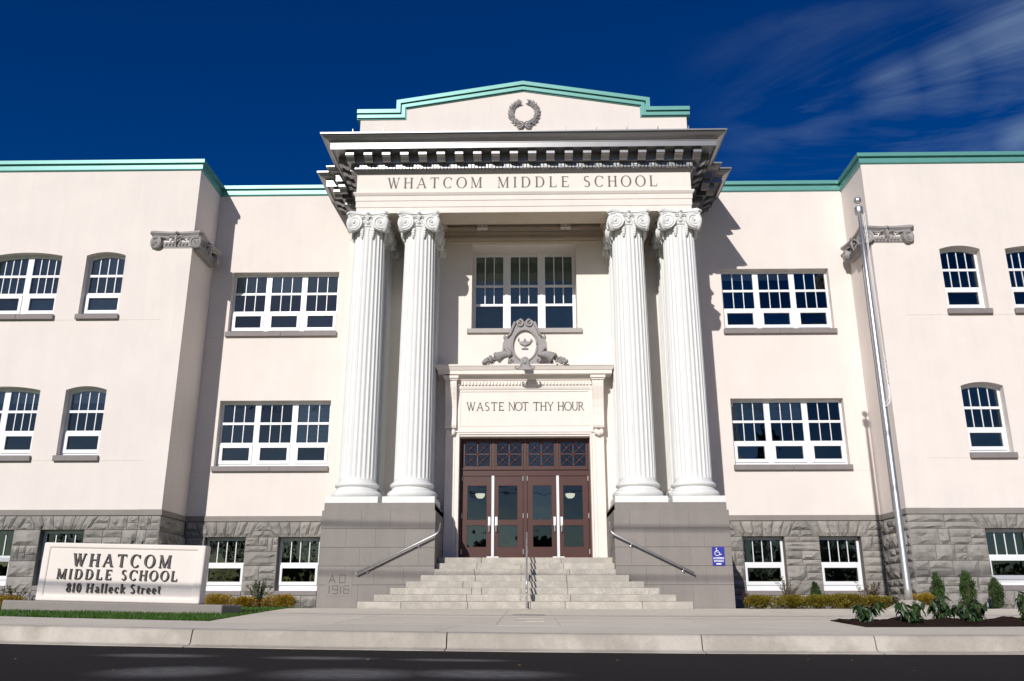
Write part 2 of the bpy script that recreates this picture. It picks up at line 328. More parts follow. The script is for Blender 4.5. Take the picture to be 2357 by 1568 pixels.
    # lower case and figures (x height .66)
    if ch == 'a': v(.40, 0, .5, T); P += ring(.26, .47, .20, .20, 20, 170, T * .8, t * 1.4, 10); P += ring(.25, .18, .20, .19, 0, 360, T * .9, t, 16); h(.38, .52, .03, .06); return P, .50
    if ch == 'l': v(.14, 0, 1.02); se(.14, 0, .12); h(.03, .16, 1.0, .05); return P, .26
    if ch == 'e': P += ring(.27, .33, .25, .34, 0, 320, T, t, 20); h(.06, .50, .36, t); return P, .50
    if ch == 'c': P += ring(.27, .33, .25, .34, 45, 315, T, t, 18); P.append([(.36, .46), (.46, .46), (.46, .56), (.36, .56)]); return P, .48
    if ch == 'k': v(.13, 0, 1.02); d(.18, .28, .44, .64, t); d(.26, .4, .5, 0, T * .9); se(.13, 0, .11); se(.5, 0, .08); h(.03, .14, 1.0, .05); h(.36, .54, .64, .05); return P, .54
    if ch == 't': v(.16, .1, .86); h(.04, .33, .63, .06); P += ring(.28, .14, .16, .14, 190, 300, T, t * 1.2, 8); return P, .34
    if ch == 'r': v(.13, 0, .64); P += ring(.30, .44, .16, .2, 30, 160, T * .7, t * 1.4, 8); se(.13, 0, .11); h(.03, .14, .62, .05); P.append([(.33, .46), (.43, .46), (.43, .58), (.33, .58)]); return P, .43
    if ch == '8': P += ring(.28, .75, .22, .25, 0, 360, T * .8, t * 1.1, 16); P += ring(.28, .26, .26, .27, 0, 360, T * .9, t * 1.1, 18); return P, .56
    if ch == '1': v(.2); se(.2, 0, .13); d(.10, .84, .18, .96, .06); return P, .40
    if ch == '0': P += ring(.28, .5, .26, .52, 0, 360, T * .95, t, 24); return P, .56
    if ch == '2': P += ring(.26, .74, .23, .26, -40, 170, T, t * 1.2, 12); d(.06, .04, .40, .58, T); h(.03, .5, .05, .09); return P, .54
    if ch == '3': P += ring(.24, .75, .21, .25, -90, 150, T, t * 1.2, 12); P += ring(.24, .27, .24, .27, -150, 90, T, t * 1.2, 12); return P, .52
    if ch == '4': v(.38); d(.36, 1, .04, .3, t * 1.4) ; h(.02, .52, .3, .07); return P, .56
    if ch == '½': d(.06, 0, .5, 1, .05); v(.1, .55, 1, .07); P += ring(.5, .33, .12, .12, -20, 180, .07, .05, 8); d(.4, .02, .58, .26, .07); h(.38, .64, .04, .06); return P, .68
    return P, .3
def text(s, x0, x1, z0, hgt, y, m, parent, T=.14, t=.05, sf=.045, depth=.012, name='letter', one=False, slope=0):
    adv = [glyph(c, T, t, sf)[1] for c in s]; tot = sum(adv) * hgt; gap = ((x1 - x0) - tot) / max(1, len(s) - 1)
    x = x0; mb = MB(); objs = []
    for c, a in zip(s, adv):
        P, _ = glyph(c, T, t, sf)
        if c != ' ':
            if not one: mb = MB()
            for i, pl in enumerate(P):
                dz = (x - x0) * slope
                q = [(x + px * hgt, z0 + dz + pz * hgt) for px, pz in pl]
                mb.slab(q, y0=y - depth - (i % 7) * .0004, y1=y + .001)
            if not one: objs.append(mb.build(name, m, parent))
        x += a * hgt + gap
    if one: objs.append(mb.build(name, m, parent))
    return objs

# ------------------------------------------------------------------ ground
def sX(X):
    X = max(-9, min(8, X)); return -.0091 * X + .00106 * X * X
def zg(X, Y):
    f = max(0, min(1, 1 - (Y - 13.4) / 11)); return .185 + min(.262, max(0, Y - 13.4) * .0275) + sX(X) * f
def loft(name, ys, fl, fr, nx, m, dz=0, parent=None, thick=.12, zf=zg):
    V = []; F = []
    for y in ys:
        a, b = fl(y), fr(y)
        for i in range(nx + 1):
            x = a + (b - a) * i / nx; V.append((x, y, zf(x, y) + dz))
    k = nx + 1; n = len(V)
    V += [(x, y, z - thick) for x, y, z in V]
    for j in range(len(ys) - 1):
        for i in range(nx): F.append((j * k + i, j * k + i + 1, (j + 1) * k + i + 1, (j + 1) * k + i))
    L = len(ys) - 1
    for i in range(nx): F.append((i, n + i, n + i + 1, i + 1)); F.append((L * k + i + 1, n + L * k + i + 1, n + L * k + i, L * k + i))
    for j in range(L): F.append((j * k, (j + 1) * k, n + (j + 1) * k, n + j * k)); F.append((j * k + nx, n + j * k + nx, n + (j + 1) * k + nx, (j + 1) * k + nx))
    return mesh(name, V, F, m, parent)
c_ = lambda v: (lambda y: v)
KY = 9.0
V = []; F = []
gx = [-300, -120, -50] + [-30 + i * 2 for i in range(31)] + [50, 120, 300]; gy = [-300, -120, -40, -15, -5, 0, 2, 4, 6, 8, 8.9, 9.6, 300]
for y in gy:
    for x in gx: V.append((x, y, sX(x) + .004 - .05 if y > 9.2 or y < -4 else sX(x) + .004))
k = len(gx)
for j in range(len(gy) - 1):
    for i in range(k - 1): F.append((j * k + i, j * k + i + 1, (j + 1) * k + i + 1, (j + 1) * k + i))
tag(mesh('ground', [(x, y, z - .04) for x, y, z in V], F, 'earth'), kind='structure')
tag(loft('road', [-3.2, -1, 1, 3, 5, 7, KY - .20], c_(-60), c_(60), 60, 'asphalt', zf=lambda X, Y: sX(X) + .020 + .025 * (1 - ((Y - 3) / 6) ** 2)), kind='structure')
# kerb with gutter lip: cast segments
kerb = empty('kerb', (0, KY, 0)); tag(kerb, kind='structure')
kx = [-24, -21, -18, -15.5, -13, -10.6, -8.2, -5.7, -3.2, -.69, 1.79, 3.46, 5.9, 8.4, 10.9, 13.4, 16, 19, 22]
kp = [(-.22, -.1), (-.22, .030), (-.075, .040), (-.045, .055), (-.02, .15), (-.008, .175), (.02, .185), (.28, .187), (.28, -.1)]
for a, b in zip(kx[:-1], kx[1:]):
    V = []; F = []; n = 5; k = len(kp)
    for i in range(n + 1):
        x = a + .006 + (b - a - .012) * i / n
        for e, z in kp: V.append((x, e, z + sX(x)))
    for i in range(n):
        for j in range(k - 1): F.append((i * k + j, (i + 1) * k + j, (i + 1) * k + j + 1, i * k + j + 1))
    F.append(tuple(range(k - 1, -1, -1))); F.append(tuple(n * k + j for j in range(k)))
    shade(mesh('kerb_segment', V, F, 'kerb', kerb), 50)
# sidewalk and walkway slabs
side = loft('sidewalk', [KY + .27, 11.3, 13.4], c_(-60), c_(60), 60, 'soil', -.03, thick=.1); tag(side, kind='structure')
sxs = [-21, -19, -17, -15, -12.9, -10.8, -8.7, -6.6, -4.6, -2.6, -.85, 1.95, 3.6, 5.6, 7.6, 9.7, 11.8, 14, 16.5, 19]
for a, b in zip(sxs[:-1], sxs[1:]):
    loft('paving_slab', [KY + .284, 11.2, 13.396], c_(a + .005), c_(b - .005), 3, 'concrete', 0, side, .08)
EL = lambda y: -4.6 - (y - 13.4) * .14 if y < 23 else -5.9
ER = lambda y: 5.0 + (y - 13.4) * .09 if y < 16.2 else 5.6
walk = loft('walkway', [13.4, 18, 24.0], EL, ER, 6, 'soil', -.03, thick=.05); tag(walk, kind='structure')
wy = [13.404, 16.4, 19.4, 22.38, 24.08]; wx = [None, -2.75, -.374, .574, 2.9, None]
for j in range(4):
    for i in range(5):
        l = EL if wx[i] is None else c_(wx[i] + .006); r = ER if wx[i + 1] is None else c_(wx[i + 1] - .006)
        if j == 3:
            if i in (2,): continue
            if 0 < i < 4: continue
            if i == 0: r = c_(-4.16)
            if i == 4: l = c_(4.16)
        if i == 2 and j < 3:
            continue
        loft('paving_slab', [wy[j] + .005, (wy[j] + wy[j + 1]) / 2, wy[j + 1] - .005], l, r, 3, 'concrete', 0, walk, .06)
loft('paving_slab', [13.41, 16, 19, 22.37], c_(-.37), c_(.57), 2, 'concrete', .002, walk, .06)
# low ribs cast in the central slab in front of the steps
for yy, a, b in ((14.9, -.02, .36), (16.2, -.03, .37), (17.8, -.12, .42), (19.4, -.05, .38), (21.0, -.12, .42)):
    loft('walkway_rib', [yy, yy + .12, yy + .25], c_(a - .08), c_(b + .0), 1, 'kerb', .016, walk, .03)
# right-hand path behind the planting bed
path = loft('path', [16.22, 19, 22.6], c_(5.61), c_(60), 40, 'soil', -.02, thick=.05); tag(path, kind='structure')
px = [5.62, 7.6, 9.6, 11.6, 13.6, 15.6, 18, 21]
for a, b in zip(px[:-1], px[1:]): loft('paving_slab', [16.24, 19, 22.58], c_(a), c_(b - .012), 2, 'concrete', 0, path, .06)
rnd = random.Random(3)
def mzf(X, Y):
    e = min(1, max(0, (Y - 13.4) / .35), max(0, (16.2 - Y) / .3)); return zg(X, Y) - .015 + e * (.03 + .022 * math.sin(X * 3.1 + Y * 2) + .02 * math.sin(X * 7.3 - Y * 4.1) + .012 * math.sin(X * 17 + Y * 9))
tag(loft('mulch_bed', [13.41 + .14 * i for i in range(20)] + [16.2], lambda y: ER(y) + .005, c_(30), 260, 'mulch', 0, None, .1, mzf), 'dark brown mulch bed with small clods between sidewalk and path', None, None, 'structure')
tag(loft('foundation_bed', [22.6, 24, 26, 28.1], lambda y: 5.66, c_(30), 60, 'mulch', -.01, None, .1), kind='structure')
tag(loft('lawn', [13.41, 15, 17, 19, 21, 23, 25, 28.1], c_(-60), lambda y: EL(y) - .005 if y < 23 else -5.9, 40, 'lawn', -.01, None, .1), kind='structure')

# ------------------------------------------------------------------ the school building
B = empty('school_building', (0, 28, .4)); tag(B, 'cream stucco school with columned portico, gray stone basement and teal copings', 'building')
B.location = (0, 0, 0)
YM, YW, YR = 28.0, 26.07, 26.6
WL, WR = -10.82, 11.17           # wing corners
XL0, XR0 = -26, 26
CX0 = .17                        # the wings mirror about this axis

def arc(x0, x1, zs, rise, n=10):
    w = (x1 - x0) / 2; Rr = (w * w + rise * rise) / (2 * rise); cx = (x0 + x1) / 2; cz = zs + rise - Rr
    a = math.asin(w / Rr); return [(cx + Rr * math.sin(a - 2 * a * i / n), cz + Rr * math.cos(a - 2 * a * i / n)) for i in range(n + 1)]
def opening(x0, x1, z0, zs, rise):
    if rise <= 0: return rect(x0, x1, z0, zs)
    return [(x0, z0), (x1, z0)] + arc(x0, x1, zs, rise)
WIN = {}
def mir(a, b): return (2 * CX0 - b, 2 * CX0 - a)
wl = [(-14.25, -12.97, 1), (-17.35, -15.05, 2), (-20.6, -19.3, 1)]
wingL = []; wingR = []
for a, b, n in wl:
    for z0, zs in ((9.42, 11.46), (4.89, 6.95)):
        wingL.append((a, b, z0, zs, .12, n)); c, d = mir(a, b); wingR.append((c, d, z0, zs, .12, n))
mainL = [(-10.09, -6.40, 9.42, 11.60, 0, 3), (-10.09, -6.40, 4.85, 7.04, 0, 3)]
mainR = [(6.74, 10.41, 9.42, 11.60, 0, 3), (6.74, 10.41, 4.85, 7.04, 0, 3)]
def wall(x0, x1, z0, z1, holes, y, m='stucco', th=.45, name='wall'):
    mb = MB(); mb.slab(rect(x0, x1, z0, z1), [opening(*h[:5]) for h in holes], y, y + th); return mb.build(name, m, B)
ZT = 14.70
wall(XL0, WL, 3.27, ZT, wingL, YW); wall(WR, XR0, 3.27, ZT, wingR, YW)
wall(WL + .004, -5.6, 3.27, ZT, mainL, YM); wall(5.6, WR - .004, 3.27, ZT, mainR, YM)
MB().box(WL - .4, WL, YW + .45, YM + .5, 3.27, ZT).build('wall', 'stucco', B)
MB().box(WR, WR + .4, YW + .45, YM + .5, 3.27, ZT).build('wall', 'stucco', B)
# portico back wall
cw = (-1.70, 1.71, 9.02, 11.97, 0)
mb = MB(); mb.slab(rect(-5.46, 5.46, 1.78, 14.3), [rect(*cw[:4]), rect(-2.0, 2.0, 1.8, 5.55)], YR, YR + .35); mb.build('portico_wall', 'cream', B)
mb = MB(); mb.box(-1.80, -1.70, YR + .35, 27.5, 8.9, 12.1).box(1.71, 1.81, YR + .35, 27.5, 8.9, 12.1).box(-1.8, 1.81, YR + .35, 27.5, 11.97, 12.1)
mb.build('window_reveal', 'cream', B)
for s in (-1, 1):
    MB().box(min(s * 5.462, s * 5.85), max(s * 5.462, s * 5.85), 26.84, YM + .3, .44, 12.14).build('pavilion_wall', 'cream', B)
    MB().box(min(s * 5.22, s * 5.46), max(s * 5.22, s * 5.46), 26.48, 26.598, 3.0, 12.14).build('pavilion_wall', 'cream', B)
# dark rooms behind the windows
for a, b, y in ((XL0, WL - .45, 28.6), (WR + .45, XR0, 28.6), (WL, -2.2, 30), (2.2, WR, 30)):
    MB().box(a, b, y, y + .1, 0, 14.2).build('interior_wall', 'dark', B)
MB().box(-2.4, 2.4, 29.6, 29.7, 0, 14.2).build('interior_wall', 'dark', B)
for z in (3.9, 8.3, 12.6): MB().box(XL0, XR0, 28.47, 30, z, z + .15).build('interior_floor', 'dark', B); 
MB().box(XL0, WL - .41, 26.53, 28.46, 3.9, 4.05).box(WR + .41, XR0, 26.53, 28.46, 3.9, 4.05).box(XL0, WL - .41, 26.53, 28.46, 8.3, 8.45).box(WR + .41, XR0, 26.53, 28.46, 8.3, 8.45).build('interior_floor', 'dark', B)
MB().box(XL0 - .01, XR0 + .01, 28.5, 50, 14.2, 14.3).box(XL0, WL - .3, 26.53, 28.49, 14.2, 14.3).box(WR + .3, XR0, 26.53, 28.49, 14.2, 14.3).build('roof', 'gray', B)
MB().box(XL0 - .01, XR0 + .01, 50, 50.2, 0, 14.5).box(XL0 - .2, XL0 - .02, 26.1, 50, 0, 14.5).box(XR0 + .02, XR0 + .2, 26.1, 50, 0, 14.5).build('wall', 'stucco', B)
# fine control joints in the stucco (shallow proud beads)
mb = MB()
for a, b in ((XL0, -14.32), (-12.93, -11.55)): mb.box(a, b, YW - .003, YW + .01, 9.235, 9.25).box(a, b, YW - .003, YW + .01, 4.735, 4.75)
for a, b in ((WR + .8, 13.26), (14.6, XR0)): mb.box(a, b, YW - .003, YW + .01, 9.235, 9.25).box(a, b, YW - .003, YW + .01, 4.735, 4.75)
mb.box(WL + .02, -10.15, YM - .003, YM + .01, 9.22, 9.232).box(WL + .02, -10.15, YM - .003, YM + .01, 4.67, 4.682).box(10.46, WR - .02, YM - .003, YM + .01, 4.67, 4.682)
mb.build('control_joint', mat('stucco_joint', (.60, .54, .49), .9), B)
# raised quoin strip at the wing corners, the expansion joint of the right return
for a, b in ((-11.55, -10.815), (WR - .003, WR + .78)): MB().box(a, b, YW - .006, YW, 3.275, 11.6).build('corner_strip', 'stucco', B)
MB().box(WR - .012, WR - .001, 26.95, 26.985, 3.3, 11.3).build('expansion_joint', 'letter', B)
# band course above the stone
pathL = [(XL0, YW), (WL, YW), (WL, YM), (-5.56, YM)]; pathR = [(5.56, YM), (WR, YM), (WR, YW), (XR0, YW)]
for pth in (pathL, pathR):
    V, F = sweep([(-.2, 3.10), (.035, 3.10), (.035, 3.25), (.015, 3.27), (-.2, 3.27)], pth); mesh('band_course', V, F, 'gray', B)
# teal copings
cop = [(-.45, 14.50), (-.01, 14.50), (.05, 14.535), (.058, 14.56), (.058, 14.705), (.03, 14.715), (.03, 14.755), (.12, 14.76), (.12, 14.885), (.10, 14.90), (-.45, 14.90), (-.45, 14.50)]
V, F = sweep(cop, [(XL0, YW), (WL, YW), (WL, YM), (-5.9, YM)]); mesh('coping', V, F, 'teal', B)
V, F = sweep(cop, [(5.9, YM), (WR, YM), (WR, YW), (XR0, YW)]); mesh('coping', V, F, 'teal', B)

# ---- windows
def window(x0, x1, z0, zs, rise, n, y, r, lites=3, blind=None, kind='tall', sillm='sill'):
    W_ = empty('window', (0, 0, 0), B)
    yf = y + r; fd = .07
    w = (x1 - x0); mul = .19 if n > 1 else 0; edge = .075
    uw = (w - 2 * edge - (n - 1) * mul) / n
    holes = []; panes = []; H = zs + rise - z0
    top = zs - .09
    rows = [(z0 + .09 + .67 * 0 + .68 + .13, None)]
    vz0, vz1 = z0 + .22, z0 + .66
    lo = z0 + .82; mid = lo + (top + rise * .5 - lo) / 2
    pn = []
    def MU(*a): MB().box(*a).build('muntin', 'frame', W_)
    for i in range(n):
        a = x0 + edge + i * (uw + mul); b = a + uw
        if kind == 'tall':
            holes.append(rect(a, b, lo, mid - .04))
            if rise:
                # top light follows the arch of the whole opening
                Rr = ((w / 2) ** 2 + rise ** 2) / (2 * rise); cx = (x0 + x1) / 2; cz = zs + rise - Rr
                pts = [(a, mid + .04), (b, mid + .04)] + [(b - (b - a) * q / 6, cz + math.sqrt((Rr - .10) ** 2 - (b - (b - a) * q / 6 - cx) ** 2)) for q in range(7)]
                holes.append(pts)
            else: holes.append(rect(a, b, mid + .04, top))
            holes.append(rect(a + .07, b - .07, vz0, vz1))
            pa = .085
            fr = MB().slab(rect(a - .01, b + .01, z0 + .12, z0 + .76), [rect(a + pa, b - pa, vz0 + .01, vz1 - .01)], yf - .028, yf + .02)
            fr.build('vent_sash', 'frame', W_)
            for k in range(1, lites):
                xx = a + (b - a) * k / lites
                MU(xx - .013, xx + .013, yf + .012, yf + .03, lo - .01, mid - .03); MU(xx - .013, xx + .013, yf + .012, yf + .03, mid + .03, top + (rise + .02 if rise else .01))
            zr = [(vz0, vz1, a + .06, b - .06), (lo, mid - .04, a, b), (mid + .04, top + rise + (.03 if rise else 0), a, b)]
        else:
            t0 = z0 + .15; t1 = t0 + .86 * 0 + .52; 
            holes.append(rect(a + .05, b - .05, z0 + .27, z0 + .70)); holes.append(rect(a, b, z0 + .86, top))
            MB().slab(rect(a - .01, b + .01, z0 + .17, z0 + .80), [rect(a + .06, b - .06, z0 + .28, z0 + .69)], yf - .028, yf + .02).build('vent_sash', 'frame', W_)
            for k in range(1, 4):
                xx = a + (b - a) * k / 4; MU(xx - .013, xx + .013, yf + .012, yf + .03, z0 + .85, top + .01)
            zr = [(z0 + .26, z0 + .71, a + .04, b - .04), (z0 + .86, top, a, b)]
        for (p0, p1, pa_, pb_) in zr:
            pn.append(MB().add([(pa_ - .012, yf + .034, p0 - .012), (pb_ + .012, yf + .034, p0 - .012), (pb_ + .012, yf + .034, p1 + .012), (pa_ - .012, yf + .034, p1 + .012)], [(0, 1, 2, 3)]).build('pane', 'glass', W_))
        if blind:
            bz0, cols = blind
            if i in cols:
                bl = MB(); z = zs + rise - .1
                while z > bz0:
                    bl.add([(a + .02, yf + .10, z), (b - .02, yf + .10, z), (b - .02, yf + .10, z - .033), (a + .02, yf + .10, z - .033)], [(0, 1, 2, 3)]); z -= .042
                bl.build('blind', 'blind', W_)
    o = [(x, z) for x, z in opening(x0 + .004, x1 - .004, z0, zs, rise)]
    MB().slab(o, holes, yf, yf + fd).build('frame', 'frame', W_)
    # inner window lining behind frame
    return W_
def sill(W_, x0, x1, z1, y, m='sill', h=.17):
    mb = MB(); xm = (x0 + x1) / 2; ov = .05
    if x1 - x0 > 2: mb.box(x0 - ov, xm - .003, y - .10, y + .24, z1 - h, z1).box(xm + .003, x1 + ov, y - .10, y + .24, z1 - h, z1)
    else: mb.box(x0 - ov, x1 + ov, y - .10, y + .24, z1 - h, z1)
    bevel(mb.build('sill', m, W_), .012)
for hh in mainL: w_ = window(*hh[:5], 3, YM, .23, 3, blind=((10.9, (0, 1, 2)) if hh[2] > 8 else (5.7, (2,)))); sill(w_, hh[0], hh[1], hh[2] + .003, YM)
for hh in mainR: w_ = window(*hh[:5], 3, YM, .23, 3, blind=((11.3, (0, 1)) if hh[2] > 8 else (6.4, (0, 1)))); sill(w_, hh[0], hh[1], hh[2] + .003, YM)
for i, hh in enumerate(wingL): w_ = window(*hh[:5], hh[5], YW, .25, 4, blind=((9.4, (0, 1)) if hh[2] > 8 else (6.6, (0, 1)))); sill(w_, hh[0], hh[1], hh[2] + .003, YW)
for i, hh in enumerate(wingR): w_ = window(*hh[:5], hh[5], YW, .25, 4, blind=None); sill(w_, hh[0], hh[1], hh[2] + .003, YW)
# central portico window
W_ = empty('window', (0, 0, 0), B); yf = 27.36
xs = [(-1.61, -.70), (-.45, .455), (.705, 1.61)]; zz = [(9.21, 10.07), (10.15, 10.74), (10.82, 11.84)]
MB().slab(rect(-1.698, 1.708, 9.02, 11.968), [rect(a, b, c, d) for a, b in xs for c, d in zz], yf, yf + .09).build('frame', 'frame', W_)
for a, b in xs:
    for c, d in zz:
        MB().add([(a - .01, yf + .05, c - .01), (b + .01, yf + .05, c - .01), (b + .01, yf + .05, d + .01), (a - .01, yf + .05, d + .01)], [(0, 1, 2, 3)]).build('pane', 'glass', W_)
    for k in (1, 2):
        xx = a + (b - a) * k / 3
        for c, d in zz[1:]: MB().box(xx - .016, xx + .016, yf + .012, yf + .04, c - .01, d + .01).build('muntin', 'frame', W_)
for a, b in xs: MB().add([(a - .05, yf + .16, 9.1), (b + .05, yf + .16, 9.1), (b + .05, yf + .16, 11.9), (a - .05, yf + .16, 11.9)], [(0, 1, 2, 3)]).build('roller_shade', mat('roller_shade_cloth', (.36, .43, .38), .9, var=.12, vs_=1.2), W_)
for xx in (-.575, .58): MB().box(xx - .05, xx + .05, yf - .02, yf + .001, 9.05, 11.9).build('mullion', 'frame', W_)
bevel(MB().box(-1.84, 1.86, YR - .09, YR + .75, 8.88, 9.03).build('sill', mat('pale_gray_sill', (.40, .37, .35), .7), W_), .012)
for xx in (-1.64, -1.65 + .0): pass

# ---- rock faced stone basement
rnd = random.Random(11); NST = [0]
STUFF = MB()
def stone(q, org, ux, nrm, gap=.009):
    """q: four (u,z) corners (bl,br,tr,tl) on the wall; org+u*ux, face pushed along nrm"""
    cu = sum(p[0] for p in q) / 4; cz = sum(p[1] for p in q) / 4
    q = [(p[0] + (gap if p[0] < cu else -gap), p[1] + (gap if p[1] < cz else -gap)) for p in q]
    w = abs(q[1][0] - q[0][0]); h = abs(q[3][1] - q[0][1])
    nu = 5 if w > .35 else 4; nv = 4 if h > .25 else 3
    V = []; F = []; ph = rnd.random() * 9; amp = min(.075, .48 * min(w, h) * .5) * (.72 if org.y == YW and cu > 10 else 1)
    tu, tv = rnd.uniform(-.5, .5), rnd.uniform(-.5, .5)
    for j in range(nv + 1):
        for i in range(nu + 1):
            a, b = i / nu, j / nv
            if 0 < i < nu: a += rnd.uniform(-.25, .25) / nu
            if 0 < j < nv: b += rnd.uniform(-.25, .25) / nv
            u = (q[0][0] * (1 - a) + q[1][0] * a) * (1 - b) + (q[3][0] * (1 - a) + q[2][0] * a) * b
            z = (q[0][1] * (1 - a) + q[1][1] * a) * (1 - b) + (q[3][1] * (1 - a) + q[2][1] * a) * b
            e = 0 if i in (0, nu) or j in (0, nv) else amp * (1 + tu * (a - .5) * 1.6 + tv * (b - .5) * 1.6) * rnd.uniform(.45, 1.25)
            V.append(org + ux * u + Vector((0, 0, z)) + nrm * (e + .004))
    k = nu + 1
    for j in range(nv):
        for i in range(nu):
            a, b, c, d = j * k + i, j * k + i + 1, (j + 1) * k + i + 1, (j + 1) * k + i
            if rnd.random() < .5: F += [(a, b, c), (a, c, d)]
            else: F += [(a, b, d), (b, c, d)]
    rim = [i for i in range(k)] + [j * k + nu for j in range(1, nv + 1)] + [nv * k + i for i in range(nu - 1, -1, -1)] + [j * k for j in range(nv - 1, 0, -1)]
    n0 = len(V); V += [V[i] - nrm * .05 for i in rim]; m = len(rim)
    for i in range(m): F.append((rim[(i + 1) % m], rim[i], n0 + i, n0 + (i + 1) % m))
    flip = ux.cross(Vector((0, 0, 1))).dot(nrm) < 0
    if flip: F = [tuple(reversed(f)) for f in F]
    NST[0] += 1
    if NST[0] <= 300: mesh('stone', V, F, 'stone', B)
    else: STUFF.add(V, F)
def field(u0, u1, z0, z1, org, ux, nrm, off=0):
    """irregular squared rubble in a rectangle"""
    z = z0; H = z1 - z0
    if H < .05 or u1 - u0 < .05: return
    nr = max(1, round(H / .43)); rh = H / nr
    for r in range(nr):
        u = u0; za = z0 + r * rh; zb = za + rh
        while u < u1 - .01:
            w = rnd.uniform(.42, .95)
            if u1 - u - w < .3: w = u1 - u
            ue = u + w; t = rnd.random()
            if t < .42 or rh < .3: stone([(u, za), (ue, za), (ue, zb), (u, zb)], org, ux, nrm)
            elif t < .75:
                zm = za + rh * rnd.uniform(.38, .62); stone([(u, za), (ue, za), (ue, zm), (u, zm)], org, ux, nrm)
                if w > .7:
                    um = u + w * rnd.uniform(.4, .6); stone([(u, zm), (um, zm), (um, zb), (u, zb)], org, ux, nrm); stone([(um, zm), (ue, zm), (ue, zb), (um, zb)], org, ux, nrm)
                else: stone([(u, zm), (ue, zm), (ue, zb), (u, zb)], org, ux, nrm)
            else:
                um = u + w * rnd.uniform(.35, .65); stone([(u, za), (um, za), (um, zb), (u, zb)], org, ux, nrm)
                zm = za + rh * .5; stone([(um, za), (ue, za), (ue, zm), (um, zm)], org, ux, nrm); stone([(um, zm), (ue, zm), (ue, zb), (um, zb)], org, ux, nrm)
            u = ue
def lintel(u0, u1, z0, z1, org, ux, nrm):
    n = 6; cx = (u0 + u1) / 2
    bot = [u0 - .14 + (u1 - u0 + .28) * i / n for i in range(n + 1)]
    top = [b + (b - cx) * .28 for b in bot]
    for i in range(n): stone([(bot[i], z0), (bot[i + 1], z0), (top[i + 1], z1), (top[i], z1)], org, ux, nrm)
    return bot[0], bot[-1], top[0], top[-1]
def basement(x0, x1, y, wins, zb, ztopw, zsill):
    """stone wall, wins = [(a,b)]"""
    org = Vector((0, y, 0)); ux = Vector((1, 0, 0)); nr = Vector((0, -1, 0))
    MB().slab(rect(x0, x1, zb - .4, 3.10), [rect(a, b, zsill - .14, ztopw) for a, b in wins], y + .012, y + .42).build('basement_wall', 'mortar', B)
    u = x0
    for a, b in wins + [(x1, x1)]:
        field(u, a, zb, ztopw, org, ux, nr)
        if b > a: field(a, b, zb, zsill - .14, org, ux, nr)
        u = b
    # lintel course
    u = x0; ut = x0
    for a, b in wins:
        b0, b1, t0, t1 = lintel(a, b, ztopw, 3.09, org, ux, nr)
        if b0 - u > .12:
            zm = ztopw + .2
            fr_ = (zm - ztopw) / (3.09 - ztopw); um = b0 + (t0 - b0) * fr_; ul = u + (ut - u) * fr_
            k = (u + b0) / 2 + rnd.uniform(-.1, .1)
            stone([(u, ztopw), (k, ztopw), (k, zm), (ul, zm)], org, ux, nr); stone([(k, ztopw), (b0, ztopw), (um, zm), (k, zm)], org, ux, nr)
            if t0 - ut > .9: stone([(ul, zm), (k, zm), (k, 3.09), (ut, 3.09)], org, ux, nr); stone([(k, zm), (um, zm), (t0, 3.09), (k, 3.09)], org, ux, nr)
            else: stone([(ul, zm), (um, zm), (t0, 3.09), (ut, 3.09)], org, ux, nr)
        u, ut = b1, t1
    if x1 - u > .3:
        zm = ztopw + .2; us = max(u, ut)
        stone([(u, ztopw), (us + .35, ztopw), (us + .35, zm), (u + (ut - u) * .45, zm)], org, ux, nr)
        stone([(u + (ut - u) * .45, zm), (us + .35, zm), (us + .35, 3.09), (ut, 3.09)], org, ux, nr)
        field(us + .35, x1, ztopw, 3.09, org, ux, nr)
def ret(x, sgn):
    ux = Vector((0, 1, 0)) if sgn > 0 else Vector((0, -1, 0)); nr = Vector((sgn, 0, 0)); org = Vector((x, 0, 0))
    MB().box(min(x - sgn * .012, x - sgn * .4), max(x - sgn * .012, x - sgn * .4), YW + .43, YM + .4, .1, 3.10).build('basement_wall', 'mortar', B)
    if sgn > 0: field(YW, YM, .42, 3.09, org, ux, nr)
    else: field(-YM, -YW, .42, 3.09, org, ux, nr)
bm_L = [(-10.14, -8.84), (-7.80, -6.48)]; bm_R = [(6.79, 8.09), (9.17, 10.47)]
bw_L = [(-16.45, -15.15), (-14.36, -13.05)]; bw_R = [(13.37, 14.67), (15.5, 16.8)]
def bwin(a, b, y, zt, zs_):
    w_ = window(a, b, zs_, zt, 0, 1, y, .24, 4, None, 'low'); 
    bevel(MB().box(a + .003, b - .003, y - .02, y + .3, zs_ - .14, zs_ + .0).build('sill', 'sill', w_), .01)
basement(WL + .01, -5.4, YM, bm_L, .42, 2.61, .98)
basement(5.4, WR - .01, YM, bm_R, .42, 2.61, .98)
ret(WL, 1); ret(WR, -1)
basement(-18.2, WL, YW, bw_L, .45, 2.68, 1.09)
basement(WR, 17.6, YW, bw_R, .42, 2.68, 1.09)
for a, b in bm_L + bm_R: bwin(a, b, YM, 2.61, .98)
for a, b in bw_L + bw_R: bwin(a, b, YW, 2.68, 1.09)
field(-26, -18.2, .45, 3.09, Vector((0, YW, 0)), Vector((1, 0, 0)), Vector((0, -1, 0)))
field(17.6, 26, .45, 3.09, Vector((0, YW, 0)), Vector((1, 0, 0)), Vector((0, -1, 0)))
MB().box(-26, -18.2, YW + .012, YW + .4, .1, 3.1).box(17.6, 26, YW + .012, YW + .4, .1, 3.1).build('basement_wall', 'mortar', B)
if STUFF.V: so_ = STUFF.build('stone', 'stone', B); so_['kind'] = 'stuff'

